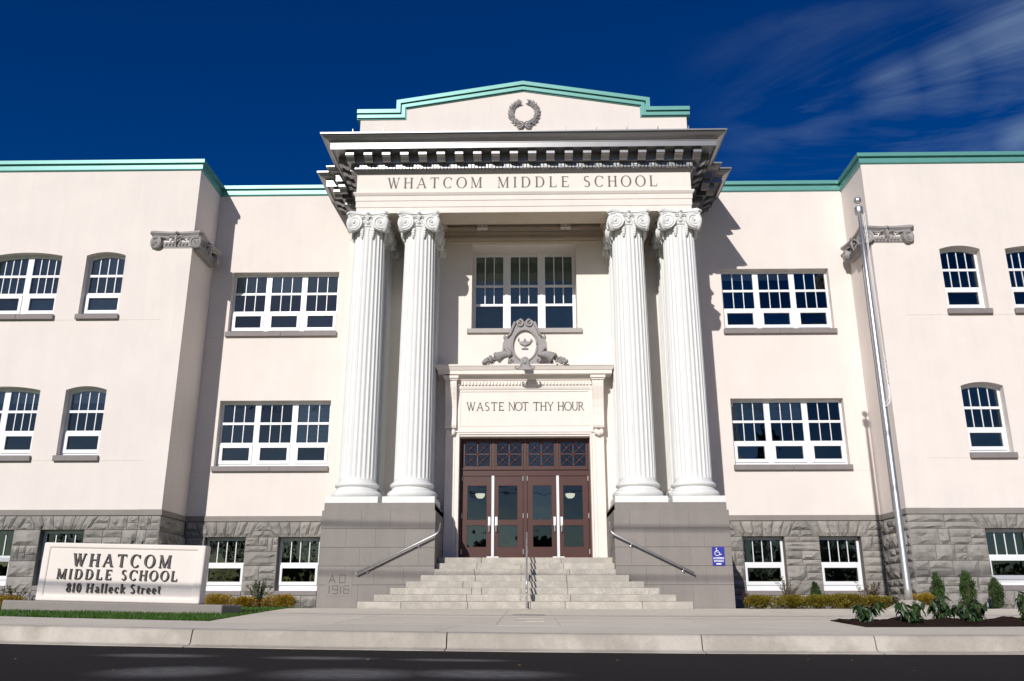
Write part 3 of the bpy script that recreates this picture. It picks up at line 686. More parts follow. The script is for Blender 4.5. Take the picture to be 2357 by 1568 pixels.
# ---- pedestals of smooth gray blocks
for s in (-1, 1):
    P_ = empty('pedestal', (0, 0, 0), B)
    def X(a): return s * a
    def bx(a, b, y0, y1, z0, z1, nm='block', m='gray'):
        a, b = sorted((X(a), X(b))); o = MB().box(a, b, y0, y1, z0, z1).build(nm, m, P_); bevel(o, .0045, 1); return o
    bx(2.46, 5.5, 24.12, 26.55, .40, 3.18, 'core', 'gray')
    zc = [.42, 1.05, 1.54, 2.03, 2.53, 3.02]
    for r in range(5):
        z0, z1 = zc[r] + .003, zc[r + 1] - .003
        xs_ = [2.43]; st = .82 if r % 2 else .43
        x = 2.43 + st
        while x < 5.2: xs_.append(x); x += .80
        xs_.append(5.55)
        for i in range(len(xs_) - 1):
            deep = i in (0, len(xs_) - 2)
            bx(xs_[i] + .0008, xs_[i + 1] - .0008, 24.10, 26.5 if deep else 24.4, z0, z1)
    for a, b in ((2.46, 3.3), (3.306, 4.1), (4.106, 4.9), (4.906, 5.50)): bx(a, b, 24.13, 26.5, 3.023, 3.225)
# ---- columns
def fluted(mb, prof, nf=24, per=8, depth=.032):
    V = []; F = []; n = nf * per
    for (r, z, d) in prof:
        for k in range(n):
            a = 2 * math.pi * k / n; t = (k % per) / per
            dd = 0 if t < .22 else math.sin(math.pi * (t - .22) / .78) ** .7
            rr = r - depth * dd * d; V.append((rr * math.cos(a), rr * math.sin(a), z))
    for i in range(len(prof) - 1):
        for k in range(n): F.append((i * n + k, i * n + (k + 1) % n, (i + 1) * n + (k + 1) % n, (i + 1) * n + k))
    F.append(tuple(range(n - 1, -1, -1))); F.append(tuple((len(prof) - 1) * n + k for k in range(n)))
    return mb.add(V, F)
prof = [(.525, 3.86, 0), (.525, 3.93, 0), (.525, 3.96, .7), (.525, 4.02, 1)]
for i in range(1, 13):
    t = i / 12; prof.append((.525 - .05 * t ** 1.6, 4.02 + (11.42 - 4.02) * t, 1))
prof += [(.475, 11.50, 1), (.475, 11.54, .6), (.475, 11.57, 0), (.475, 11.62, 0)]
shaft0 = shade(fluted(MB(), prof).build('shaft', 'white'), 28)
base = MB(); base.box(-.725, .725, -.725, .725, 3.225, 3.40)
def tor(r, z, h, k=7): return [(r + h * math.sin(math.pi * i / k) , z - h * math.cos(math.pi * i / k)) for i in range(k + 1)]
base.lathe([(.60, 3.38)] + tor(.60, 3.505, .105) + [(.60, 3.615), (.60, 3.64), (.575, 3.655), (.562, 3.69), (.575, 3.71)] + tor(.575, 3.765, .055) + [(.575, 3.825), (.56, 3.83), (.56, 3.86), (.53, 3.87), (.52, 3.90)], 48)
base0 = shade(base.build('base', 'white'), 50)

def capital(garland=True, hw=.66, flat=False):
    mb = MB()
    # abacus with concave sides and cut corners
    def plate(h, sag, z0, z1, ch=.10):
        pts = []
        for s in range(4):
            a = R(90 * s); c, d = math.cos(a), math.sin(a)
            for i in range(9):
                t = -1 + 2 * i / 8; x = t * (h - ch); y = -(h - sag * (1 - t * t)) ; pts.append((x * c - y * d, x * d + y * c))
        n = len(pts); V = [(x, y, z0) for x, y in pts] + [(x, y, z1) for x, y in pts]
        F = [tuple(range(n - 1, -1, -1)), tuple(range(n, 2 * n))] + [(i, (i + 1) % n, n + (i + 1) % n, n + i) for i in range(n)]
        mb.add(V, F)
    plate(hw - .03, .13, 11.955, 12.0); plate(hw, .12, 12.0, 12.055); plate(hw - .04, .11, 12.05, 12.10)
    # echinus, neck ring
    mb.lathe([(.47, 11.60), (.50, 11.62), (.515, 11.645), (.50, 11.67), (.47, 11.68), (.475, 11.70), (.53, 11.76), (.545, 11.82), (.50, 11.88), (.46, 11.96)], 32)
    for s in range(4):
        rot = Matrix.Rotation(R(90 * s), 4, 'Z'); mb.o = rot
        for k in (-1, 0, 1):     # eggs
            mb.ball((k * .15, -.52 + abs(k) * .03, 11.76), .055, 8, 5, 1, .6, 1.25)
        # flower at the middle of the abacus with a stem
        mb.ball((0, -.575, 12.02), .072, 8, 5, 1, .7, 1); mb.ball((0, -.63, 12.02), .03, 6, 4)
        mb.tube([(0, -.56, 11.97), (.0, -.57, 11.88), (0, -.55, 11.80)], [.04, .05, .03], 6)
        for sg in (-1, 1):
            mb.tube([(0, -.57, 11.88), (sg * .08, -.58, 11.93), (sg * .17, -.57, 11.90), (sg * .20, -.56, 11.85)], [.03, .028, .024, .01], 6)
        for sg in (-1, 1):
            cx, cz = sg * .395, 11.72; yaw = Matrix.Translation((cx, -.56, cz)) @ Matrix.Rotation(sg * R(11), 4, 'Z')
            mb.o = rot @ yaw
            n = 26; V = [] ; F = []
            for dpt, rr in ((.0, .25), (-.035, .255)):
                for k in range(n): a = 2 * math.pi * k / n; V.append((rr * math.cos(a), dpt, rr * math.sin(a)))
            V2 = [(v[0] * .9, .16, v[2] * .9) for v in V[:n]]; V = V2 + V
            for j in range(2):
                for k in range(n): F.append((j * n + k, (j + 1) * n + k, (j + 1) * n + (k + 1) % n, j * n + (k + 1) % n))
            F.append(tuple(2 * n + k for k in range(n - 1, -1, -1)))
            mb.add(V, F)
            pts = []; rr = []
            for i in range(46):      # raised spiral
                t = i / 45; a = sg * (-t * 4.6 * math.pi) + math.pi / 2; q = .205 * (1 - t) + .042
                pts.append((q * math.cos(a), -.04, q * math.sin(a))); rr.append(.027 * (1 - .45 * t))
            mb.tube(pts, rr, 6); mb.ball((0, -.045, 0), .048, 8, 5)
            # scroll running up into the abacus
            mb.o = rot
            mb.tube([(sg * .12, -.53, 11.90), (sg * .25, -.56, 11.945), (sg * .40, -.575, 11.945), (sg * .52, -.56, 11.93)], [.02, .028, .03, .03], 6)
            if garland:
                for i, (zz_, r_) in enumerate(((11.66, .045), (11.58, .058), (11.50, .066), (11.42, .062), (11.345, .055), (11.28, .036))):
                    mb.ball((sg * .165, -.505 + .004 * i, zz_), r_, 7, 5, 1, .8, 1.0)
        mb.o = Matrix.Identity(4)
    # corner scroll edges under the abacus horns
    for s in range(4):
        mb.o = Matrix.Rotation(R(90 * s + 45), 4, 'Z')
        pts = [(0, -.72 - .10 * math.sin(math.pi * i / 8), 11.95 - .5 * i / 8) for i in range(9)]
        mb.tube(pts, [.035] + [.06] * 7 + [.04], 8); mb.ball((0, -.80, 11.93), .05, 7, 5)
        mb.o = Matrix.Identity(4)
    return mb
cap0 = shade(capital().build('capital', 'white'), 40)
first = True
for x in (-4.765, -3.195, 3.205, 4.775):
    c = empty('column', (x, 24.85, 0), B)
    for o in (shaft0, base0, cap0):
        d = o if first else o.copy()
        if not first: COL.objects.link(d)
        d.parent = c
    first = False
# piers behind the columns
pr_ = MB(); n = 5; w = .45; pts = []
def flsec(w, y0, y1, nf=5, dp=.03):
    pts = []; m = .06; fw = (2 * w - m) / nf
    pts.append((-w, y1)); pts.append((-w, y0))
    for i in range(nf):
        a = -w + m + i * fw
        pts += [(a, y0), (a + .02, y0 + dp), (a + fw - m - .02, y0 + dp), (a + fw - m, y0)]
    pts.append((w, y0)); nn_ = 3; m2 = .06; L = (y1 - y0); f2 = (L - m2) / nn_
    for i in range(nn_):
        a = y0 + m2 + i * f2; pts += [(w, a), (w - dp, a + .02), (w - dp, a + f2 - m2 - .02), (w, a + f2 - m2)]
    pts.append((w, y1)); return pts
sec = flsec(.45, -.45, .32)
# mirror so both sides are fluted
n = len(sec); V = [(x, y, 3.85) for x, y in sec] + [(x, y, 11.6) for x, y in sec]
F = [(i, (i + 1) % n, n + (i + 1) % n, n + i) for i in range(n)]
pshaft = mesh('shaft', V, F, 'white'); 
pb = MB(); pb.box(-.66, .66, -.66, .3, 3.22, 3.40)
for h_, e, z0 in ((.14, .60, 3.40), (.06, .54, 3.56), (.11, .57, 3.64), (.05, .52, 3.76), (.06, .48, 3.80)): pb.box(-e, e, -e, .3, z0, z0 + h_)
pbase = bevel(pb.build('base', 'white'), .03, 3)
first = True
for x in (-4.765, -3.195, 3.205, 4.775):
    c = empty('pier', (x, 26.28, 0), B)
    for o in (pshaft, pbase, cap0):
        d = o if (first and o is not cap0) else o.copy()
        if d is not o: COL.objects.link(d)
        d.parent = c
        if o is pshaft and x > 0: d.scale = (-1, 1, 1)
    first = False

# ---- entablature
EP = [(-5.85, YM + .2), (-5.85, 26.84), (-5.46, 26.84), (-5.46, 26.48), (-5.18, 26.48), (-5.18, 24.40), (5.18, 24.40), (5.18, 26.48), (5.46, 26.48), (5.46, 26.84), (5.85, 26.84), (5.85, YM + .2)]
ent = [(-.05, 12.10), (-.02, 12.10), (-.02, 12.285), (0, 12.29), (0, 12.495), (.02, 12.50), (.02, 12.665), (.04, 12.67), (.085, 12.74), (.085, 12.775), (0, 12.785), (0, 13.42)]
V, F = sweep(ent + [(-.2, 13.42), (-.2, 12.10)], EP); mesh('entablature', V, F, 'cream', B)
cor = [(-.15, 13.42), (.03, 13.42), (.05, 13.44), (.10, 13.50), (.10, 13.665), (.20, 13.67), (.26, 13.675), (.27, 13.68), (.28, 13.965), (.69, 13.965), (.69, 13.915), (.72, 13.915), (.72, 14.085), (.735, 14.09), (.735, 14.11), (.755, 14.14), (.80, 14.17), (.88, 14.20), (.94, 14.245), (.965, 14.29), (1.0, 14.29), (1.0, 14.335), (.93, 14.36), (-.15, 14.46)]
V, F = sweep(cor, EP); CO = mesh('cornice', V, F, 'corn', B)
# modillions and dentils, each one a sub-part
mprof = [(.27, 13.665), (.32, 13.66), (.38, 13.675), (.44, 13.72), (.49, 13.755), (.54, 13.76), (.58, 13.755), (.605, 13.775), (.605, 13.925), (.62, 13.93), (.62, 13.967), (.27, 13.967)]
mm = MB(); k = len(mprof); V = [(-.125, -e, z) for e, z in mprof] + [(.125, -e, z) for e, z in mprof]
mm.add(V, [tuple(range(k)), tuple(range(2 * k - 1, k - 1, -1))] + [(i, k + i, k + (i + 1) % k, (i + 1) % k) for i in range(k)])
mod0 = mm.build('modillion', 'corn', CO); dent0 = MB().box(-.0415, .0415, -.205, -.095, 13.505, 13.662).build('dentil', 'corn', CO)
mfirst = [True]; dfirst = [True]
def put(o0, flag, x, y, rz):
    o = o0 if flag[0] else dup(o0, CO); flag[0] = False; o.location = (x, y, 0); o.rotation_euler = (0, 0, rz)
for i in range(20): put(mod0, mfirst, -5.33 + i * 10.66 / 19, 24.40, 0)
for i in range(98): put(dent0, dfirst, -5.19 + i * .107, 24.40, 0)
for s in (-1, 1):
    rz = -s * math.pi / -2
    for yy in (24.45, 25.01, 25.57, 26.0): put(mod0, mfirst, s * 5.18, yy, s * math.pi / 2)
    for i in range(17): put(dent0, dfirst, s * 5.18, 24.36 + i * .107, s * math.pi / 2)
    put(mod0, mfirst, s * 5.32 , 26.48, 0) if False else None
    put(mod0, mfirst, s * 6.22, 26.84, 0); put(mod0, mfirst, s * 5.98, 26.48, 0)
    for yy in (27.05, 27.55, 27.9): put(mod0, mfirst, s * 5.85, yy, s * math.pi / 2)
    for i in range(9): put(dent0, dfirst, s * 5.85, 26.86 + i * .107, s * math.pi / 2)
    for i in range(3): put(dent0, dfirst, s * (5.98 - i * .107) + s * .0, 26.84, 0)
for x in (-5.2, -4.26, -3.33, -2.4, -1.47, -.54, .39, 1.32, 2.25, 3.18, 4.11, 5.04): MB().box(x - .006, x + .006, 23.45, 24.35, 14.36, 14.475).build('standing_seam', 'corn', CO)
# frieze lettering
fr_l = []
for wd, a, b in (('WHATCOM', -4.23, -1.28), ('MIDDLE', -.80, 1.43), ('SCHOOL', 1.86, 4.15)): text(wd, a, b, 12.925, .365, 24.40, 'letter', B, T=.135, t=.05, sf=.045, depth=.008)
# architrave beam, soffits, coffer over the door bay
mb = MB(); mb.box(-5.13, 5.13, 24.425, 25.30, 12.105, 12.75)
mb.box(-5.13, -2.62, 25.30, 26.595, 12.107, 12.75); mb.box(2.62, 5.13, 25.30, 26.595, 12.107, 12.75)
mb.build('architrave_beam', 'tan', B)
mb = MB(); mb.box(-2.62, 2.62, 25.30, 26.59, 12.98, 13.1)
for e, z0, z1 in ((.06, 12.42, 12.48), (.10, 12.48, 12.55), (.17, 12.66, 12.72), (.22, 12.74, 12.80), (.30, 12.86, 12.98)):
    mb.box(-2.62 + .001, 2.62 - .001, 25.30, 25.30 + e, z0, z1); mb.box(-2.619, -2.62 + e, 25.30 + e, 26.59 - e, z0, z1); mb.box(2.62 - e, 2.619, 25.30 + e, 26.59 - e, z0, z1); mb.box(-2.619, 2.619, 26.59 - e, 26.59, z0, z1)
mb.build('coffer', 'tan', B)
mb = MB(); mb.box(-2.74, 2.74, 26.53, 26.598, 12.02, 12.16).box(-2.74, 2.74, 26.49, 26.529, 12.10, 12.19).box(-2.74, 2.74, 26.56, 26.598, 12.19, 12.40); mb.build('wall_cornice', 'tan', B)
for x in (-1.36, 1.38):
    L_ = empty('ceiling_light', (x, 26.30, 12.42), B); MB().box(-.17, -.006, -.04, .16, 0, .13).box(.006, .17, -.04, .16, 0, .13).build('housing', 'cream', L_)
    for dx in (-.125, -.065, .065, .125):
        for dz in (.035, .09): MB().box(dx - .014, dx + .014, -.044, -.038, dz - .014, dz + .014).build('lamp_hole', 'letter', L_)
# gable parapet
gp = [(-5.18, 14.35), (5.18, 14.35), (5.18, 15.45), (4.0, 15.45), (4.0, 15.78), (0, 16.42), (-4.0, 15.78), (-4.0, 15.45), (-5.18, 15.45)]
MB().slab(gp, y0=24.40, y1=24.75).build('parapet', 'stucco', B)
def gcop(d0, d1, y0, y1, m='teal'):
    """coping strip following the stepped gable: d measured down/in from the outer line"""
    def line(d):
        e = .10 - d * .0
        k = math.tan(math.atan2(.66, 4.02) )
        return [(-5.28 + (0), 15.66 - d), (-4.03 + d, 15.66 - d), (-4.03 + d, 15.985 - d * 1.0 + .0 + (k * d)), (0, 16.645 - d * 1.01), (4.03 - d, 15.985 - d + k * d), (4.03 - d, 15.66 - d), (5.28, 15.66 - d)]
    a = line(d0); b = line(d1); mb = MB()
    for i in range(len(a) - 1):
        q = [a[i], a[i + 1], b[i + 1], b[i]]
        if (q[1][0] - q[0][0]) * (q[3][1] - q[0][1]) - (q[1][1] - q[0][1]) * (q[3][0] - q[0][0]) < 0: q = q[::-1]
        mb.slab(q, y0=y0, y1=y1)
    return mb
MB_ = gcop(0, .13, 24.26, 24.88); MB_.build('coping', 'teal', B)
gcop(.13, .165, 24.36, 24.80).build('coping', 'teal', B); gcop(.165, .275, 24.315, 24.82).build('coping', 'teal', B); gcop(.275, .31, 24.37, 24.79).build('coping', 'teal', B)
# wreath
WR_ = empty('wreath', (.04, 24.38, 15.53), B)
rw = random.Random(5)
def leafshape(L, wd):
    V = [(0, 0, 0), (-wd, -.012, L * .45), (0, -.05, L * .5), (wd, -.012, L * .45), (0, -.01, L), (0, .03, L * .45)]
    return V, [(0, 2, 1), (0, 3, 2), (1, 2, 4), (2, 3, 4), (0, 1, 5), (0, 5, 3), (1, 4, 5), (3, 5, 4)]
for s in (-1, 1):
    for i in range(10):
        a = R(-78 + i * 14.6); cx_, cz_ = s * .405 * math.cos(a), .405 * math.sin(a) * 1.02
        for j in (-1, 0, 1):
            mb = MB(); V, F = leafshape(.21, .052)
            ang = math.atan2(math.cos(a), -math.sin(a) * s) ; dirx, dirz = -math.sin(a) * s, math.cos(a)
            th = math.atan2(dirx, dirz) + j * R(30) * s
            mb.o = Matrix.Translation((cx_, -.03 - .02 * (j == 0), cz_)) @ Matrix.Rotation(th, 4, 'Y') @ Matrix.Rotation(R(rw.uniform(-12, 12)), 4, 'X')
            mb.add(V, F); mb.build('leaf', 'orn', WR_)
mb = MB()
for s in (-1, 1):
    mb.tube([(s * .40 * math.cos(R(-80 + i * 16)), 0, .40 * math.sin(R(-80 + i * 15))) for i in range(10)], .03, 6)
mb.build('branch', 'orn', WR_, True)
mb = MB()
for s in (-1, 1):
    mb.tube([(0, -.05, -.40), (s * .08, -.07, -.33), (s * .14, -.06, -.36), (s * .08, -.06, -.42), (0, -.05, -.41)], .022, 6)
    mb.tube([(0, -.05, -.42), (s * .10, -.05, -.47), (s * .17, -.05, -.50), (s * .24, -.05, -.48)], [.02, .03, .03, .012], 6)
    mb.tube([(0, -.05, -.42), (s * .05, -.05, -.50), (s * .12, -.05, -.56), (s * .22, -.05, -.545)], [.02, .03, .032, .012], 6)
mb.ball((0, -.07, -.405), .04); mb.build('ribbon', 'orn', WR_, True)

# ---- door surround
DS = empty('door_surround', (0, 0, 0), B); YS = 26.30
mb = MB()
for s in (-1, 1):
    a, b = sorted((s * 1.99, s * 2.42)); mb.box(a, b, YS, YR + .05, 1.8, 7.36)
    a, b = sorted((s * 2.12, s * 2.16)); mb.box(a, b, YS - .02, YS - .001, 1.9, 5.45)
    a, b = sorted((s * 1.99, s * 2.05)); mb.box(a, b, YS - .035, YS - .001, 1.8, 5.54)
mb.box(-1.99, 1.99, YS + .002, YR + .05, 5.48, 7.36).box(-2.05, 2.05, YS - .035, YS - .0005, 5.54, 5.60).box(-2.1, 2.1, YS - .055, YS - .0005, 5.602, 5.64)
mb.box(-2.0, 2.0, YS - .012, YS + .001, 5.80, 5.82).box(-1.98, 1.98, YS - .02, YS + .001, 6.88, 6.93).box(-2.0, -1.965, YS - .02, YS + .001, 5.82, 6.88).box(1.975, 2.01, YS - .02, YS + .001, 5.82, 6.88)
bevel(mb.build('architrave', 'cream', DS), .008, 2)
V, F = sweep([(-.2, 6.95), (.02, 6.95), (.05, 7.02), (.05, 7.08), (.06, 7.215), (.10, 7.235), (.13, 7.30), (.13, 7.36), (.15, 7.375), (.32, 7.375), (.32, 7.49), (.345, 7.50), (.36, 7.53), (.40, 7.60), (.42, 7.61), (.42, 7.66), (-.2, 7.70)], [(-2.35, YR), (-2.35, YS), (2.38, YS), (2.38, YR)])
mesh('cornice', V, F, 'cream', DS)
d0 = MB().box(-.029, .029, YS - .11, YS - .052, 7.085, 7.20).build('dentil', 'cream', DS)
for i in range(40):
    o = d0 if i == 0 else dup(d0, DS); o.location = (-2.03 + i * .1045, 0, 0)
# consoles
cp = [(0, 7.2), (0, 5.72), (.05, 5.70), (.13, 5.73), (.155, 5.80), (.14, 5.90), (.12, 6.1), (.12, 6.35), (.16, 6.6), (.22, 6.8), (.27, 6.98), (.28, 7.1), (.26, 7.2)]
for s in (-1, 1):
    cx_ = s * 2.26; K = empty('console', (cx_, YS - .001, 0), DS); mb = MB(); k = len(cp)
    for j, (a, b, e) in enumerate(((-.17, -.115, 1), (-.114, -.06, .93), (-.059, -.004, 1), (-.003, .052, .93), (.053, .108, 1), (.109, .17, .97))):
        V = [(a, -q * e, z) for q, z in cp] + [(b, -q * e, z) for q, z in cp]
        mb.add(V, [tuple(range(k)), tuple(range(2 * k - 1, k - 1, -1))] + [(i, k + i, k + (i + 1) % k, (i + 1) % k) for i in range(k)])
    mb.build('bracket', 'cream', K)
    MB().box(-.2, .2, -.30, 0, 7.2, 7.25).box(-.23, .23, -.34, 0, 7.25, 7.33).build('cap', 'cream', K)
    mb = MB()
    for q in (-1, 0, 1): mb.ball((q * .08, -.09, 5.60 - .03 * (q == 0)), .075, 8, 5, 1, .6, 1.3)
    mb.build('leaf', 'cream', K, True)
for wd, a, b in (('WASTE', -1.80, -.62), ('NOT', -.50, .13), ('THY', .26, .90), ('HOUR', 1.01, 1.85)): text(wd, a, b, 6.285, .265, YS + .002, 'bronze', DS, T=.11, t=.075, sf=.035, depth=.012)

# ---- crest over the door
CR = empty('crest', (.02, 26.0, 7.66), B); CR.scale = (1, 1, .97)
YC = 0
outl = [(-.40, 0), (-.48, .04), (-.50, .14), (-.46, .3), (-.62, .36), (-.70, .5), (-.68, .72), (-.62, .83), (-.50, .92), (-.40, 1.12), (-.34, 1.3), (-.26, 1.45), (-.15, 1.52), (-.05, 1.47), (0, 1.42), (.05, 1.47), (.15, 1.52), (.26, 1.45), (.34, 1.3), (.40, 1.12), (.50, .92), (.62, .83), (.68, .72), (.70, .5), (.62, .36), (.46, .3), (.50, .14), (.48, .04), (.40, 0)]
el = [(.36 * math.cos(2 * math.pi * i / 28), .63 + .50 * math.sin(2 * math.pi * i / 28)) for i in range(28)]
bevel(MB().slab(outl, [el], y0=-.10, y1=.12).build('cartouche', 'orn', CR), .05, 3)
mb = MB(); mb.tube([(.385 * math.cos(2 * math.pi * i / 32), -.10, .63 + .525 * math.sin(2 * math.pi * i / 32)) for i in range(33)], .035, 8)
for s in (-1, 1):
    mb.tube([(s * (.16 + .13 * (1 - t / 20) * math.cos(R(90 + 26 * t))), -.12, 1.36 + .13 * (1 - t / 20) * math.sin(R(90 + 26 * t))) for t in range(18)], [.045 - .0012 * t for t in range(18)], 7)
    mb.tube([(s * x, -.13, z) for x, z in ((.30, 1.40), (.37, 1.22), (.45, 1.0), (.55, .88))], [.05, .045, .04, .03], 7)
    mb.tube([(s * (.40 + .07 * (1 - t / 16) * math.cos(R(-60 + 28 * t))), -.12, .11 + .07 * (1 - t / 16) * math.sin(R(-60 + 28 * t))) for t in range(14)], .02, 6)
    mb.ball((s * .62, -.05, .9), .05, 8, 5, 1, 1, 2)
mb.build('scroll', 'orn', CR, True)
MB().slab(el, y0=-.03, y1=.0).build('oval_panel', 'cream', CR)
mb = MB(); bowl = [(-.20, .78), (-.16, .70), (-.08, .645), (0, .63), (.08, .645), (.15, .69), (.20, .77), (.15, .755), (.08, .765), (-.08, .765), (-.15, .76)]
mb.slab(bowl, y0=-.10, y1=-.03); mb.slab(rect(-.10, .10, .515, .545), y0=-.08, y1=-.03); mb.slab(rect(-.03, .03, .545, .64), y0=-.08, y1=-.031); mb.slab(rect(-.04, .04, .79, .815), y0=-.08, y1=-.03)
mb.ball((0, -.06, .85), .022); mb.tube([(.20 + .03 * math.cos(R(t * 30)), -.07, .80 + .03 * math.sin(R(t * 30))) for t in range(-4, 7)], .013, 6); mb.ball((-.20, -.06, .81), .03, 8, 5, 1, 1, .6); mb.ball((-.19, -.06, .86), .02, 8, 5, 1, 1, 2)
mb.build('oil_lamp', 'orn', CR)
rc = random.Random(8)
for s in (-1, 1):
    K = empty('cornucopia', (0, 0, 0), CR); mb = MB(); pts = []; rr = []
    for i in range(17):
        t = i / 16; pts.append((s * (.46 + .42 * t), -.13, .30 - .12 * t + .05 * math.sin(math.pi * t))); rr.append((.09 + .11 * t ** 1.2) * (1.0 if i % 2 else .90))
    pts = [(s * .64, -.13, .52), (s * .58, -.15, .50), (s * .53, -.14, .44), (s * .48, -.13, .37)] + pts; rr = [.03, .06, .08, .09] + rr; mb.tube(pts, rr, 12); mb.build('horn', 'orn', K, False)
    mb = MB()
    for i in range(80):
        t = rc.random() ** .8; x = .84 + t * .46; h = .34 * (1 - t) ** .8 + .02; mb.ball((s * x, -.14 + rc.uniform(-.08, .06), .03 + rc.random() * h), rc.uniform(.028, .055), 6, 4)
    mb.build('fruit', 'orn', K, True)
mb = MB()
for s in (-1, 1):
    mb.tube([(s * x, -.44, z) for x, z in ((.07, .02), (.10, -.10), (.14, -.19), (.22, -.25), (.29, -.22), (.29, -.17), (.25, -.15), (.22, -.18))], [.05, .05, .045, .035, .03, .025, .02, .015], 7)
V, F = MB().V, None
mb.box(-.13, .13, -.46, -.1, -.02, .06); mb.slab([(-.10, 0), (-.13, -.14), (-.20, -.28), (.20, -.28), (.13, -.14), (.10, 0)], y0=-.47, y1=-.425)
mb.ball((0, -.47, -.06), .05); mb.ball((0, -.12, .16), .08, 8, 5, 1.4, 1, 1); mb.ball((-.1, -.12, .12), .05); mb.ball((.1, -.12, .12), .05)
mb.build('keystone_ornament', 'orn', CR)

# ---- gray corner capitals on the wings
def corner_cap(x, s):
    K = empty('corner_capital', (x - s * .52, YW + .78, 0), B); K.scale = (.98, 1.08, 1)
    mb = MB(); h = .90
    def ring_(e0, e1, z0, z1, sag=.10):
        pts = []
        for q in range(4):
            a = R(90 * q); c, d = math.cos(a), math.sin(a)
            for i in range(9):
                t = -1 + 2 * i / 8; xx = t * (e0 - .09); y = -(e0 - sag * (1 - t * t)); pts.append((xx * c - y * d, xx * d + y * c))
        k = e1 / e0; n = len(pts); V = [(p, q, z0) for p, q in pts] + [(p * k, q * k, z1) for p, q in pts]
        mb.add(V, [tuple(range(n - 1, -1, -1)), tuple(range(n, 2 * n))] + [(i, (i + 1) % n, n + (i + 1) % n, n + i) for i in range(n)])
    ring_(h - .06, h - .06, 12.06, 12.10); ring_(h - .07, h, 12.10, 12.18); ring_(h, h, 12.18, 12.24); ring_(h - .03, h - .05, 12.24, 12.27)
    def sq(e, z0, z1): mb.box(-e, e, -e, e, z0, z1)
    sq(.71, 11.64, 11.69); sq(.735, 11.695, 11.73); sq(.755, 11.74, 11.90); sq(.70, 11.90, 12.06)
    for q in range(4):
        rot = Matrix.Rotation(R(90 * q), 4, 'Z'); mb.o = rot
        for k in (-3, -2, -1, 1, 2, 3): mb.ball((k * .115, -.77, 11.83), .05, 8, 5, 1, .7, 1.3)
        mb.ball((0, -.83, 12.18), .075, 8, 5, 1, .7, 1); mb.ball((0, -.89, 12.18), .03, 6, 4)
        mb.tube([(0, -.80, 12.12), (0, -.84, 12.0), (0, -.82, 11.88), (0, -.78, 11.76)], [.045, .05, .04, .02], 6)
        for sg in (-1, 1):
            mb.tube([(sg * .02, -.80, 11.98), (sg * .09, -.83, 12.07), (sg * .19, -.82, 12.07), (sg * .27, -.80, 11.98)], [.03, .035, .035, .012], 6)
            mb.tube([(sg * .02, -.80, 11.90), (sg * .12, -.82, 11.95), (sg * .20, -.80, 11.90)], [.03, .03, .01], 6)
            mb.tube([(sg * .30, -.78, 12.02), (sg * .45, -.80, 12.05), (sg * .62, -.82, 12.05), (sg * .76, -.83, 12.0)], [.02, .03, .035, .035], 6)
            mb.o = rot @ Matrix.Translation((sg * .66, -.79, 11.87)) @ Matrix.Rotation(sg * R(20), 4, 'Z')
            n = 24; V = [(r_ * math.cos(2 * math.pi * k / n), dp, r_ * math.sin(2 * math.pi * k / n)) for dp, r_ in ((.22, .18), (0, .205), (-.03, .21)) for k in range(n)]
            mb.add(V, [(j * n + k, (j + 1) * n + k, (j + 1) * n + (k + 1) % n, j * n + (k + 1) % n) for j in range(2) for k in range(n)] + [tuple(2 * n + k for k in range(n - 1, -1, -1))])
            P_ = []; Q_ = []
            for i in range(40):
                t = i / 39; a = sg * (-t * 4.4 * math.pi) + math.pi / 2; P_.append(((.18 * (1 - t) + .035) * math.cos(a), -.035, (.18 * (1 - t) + .035) * math.sin(a))); Q_.append(.021 * (1 - .45 * t))
            mb.tube(P_, Q_, 6); mb.ball((0, -.04, 0), .038, 8, 5); mb.o = rot
    for q in range(4):
        mb.o = Matrix.Rotation(R(90 * q + 45), 4, 'Z'); mb.tube([(0, -1.08 - .06 * math.sin(math.pi * i / 8), 12.06 - .37 * i / 8) for i in range(9)], [.03] + [.055] * 7 + [.03], 8)
    mb.o = Matrix.Identity(4)
    o = mb.build('carving', 'orn', K); shade(o, 40)
corner_cap(WL, 1); corner_cap(WR, -1)

# ---- doors
DR = empty('entrance', (0, 0, 0), B); YD = 26.62
mb = MB(); mb.box(-1.99, -1.91, YD - .02, YD + .15, 1.8, 5.55).box(1.93, 1.99, YD - .02, YD + .15, 1.8, 5.55).box(-1.91, 1.93, YD - .02, YD + .15, 5.42, 5.55).box(-1.91, 1.93, YD - .03, YD + .12, 4.32, 4.50).box(-1.91, 1.93, YD - .07, YD + .1, 4.50, 4.545).box(-.05, .07, YD - .025, YD + .12, 1.84, 4.32)
for a in (-1.01, -.035, .95): mb.box(a, a + .09, YD - .02, YD + .12, 4.545, 5.42)
mb.build('door_frame', 'door', DR)
MB().box(-1.91, 1.93, YD - .06, YD + .12, 1.80, 1.84).build('threshold', 'alu', DR)
for a in (-1.01, .955): MB().box(a, a + .08, YD - .045, YD + .05, 1.84, 4.32).build('removable_mullion', 'alu', DR)
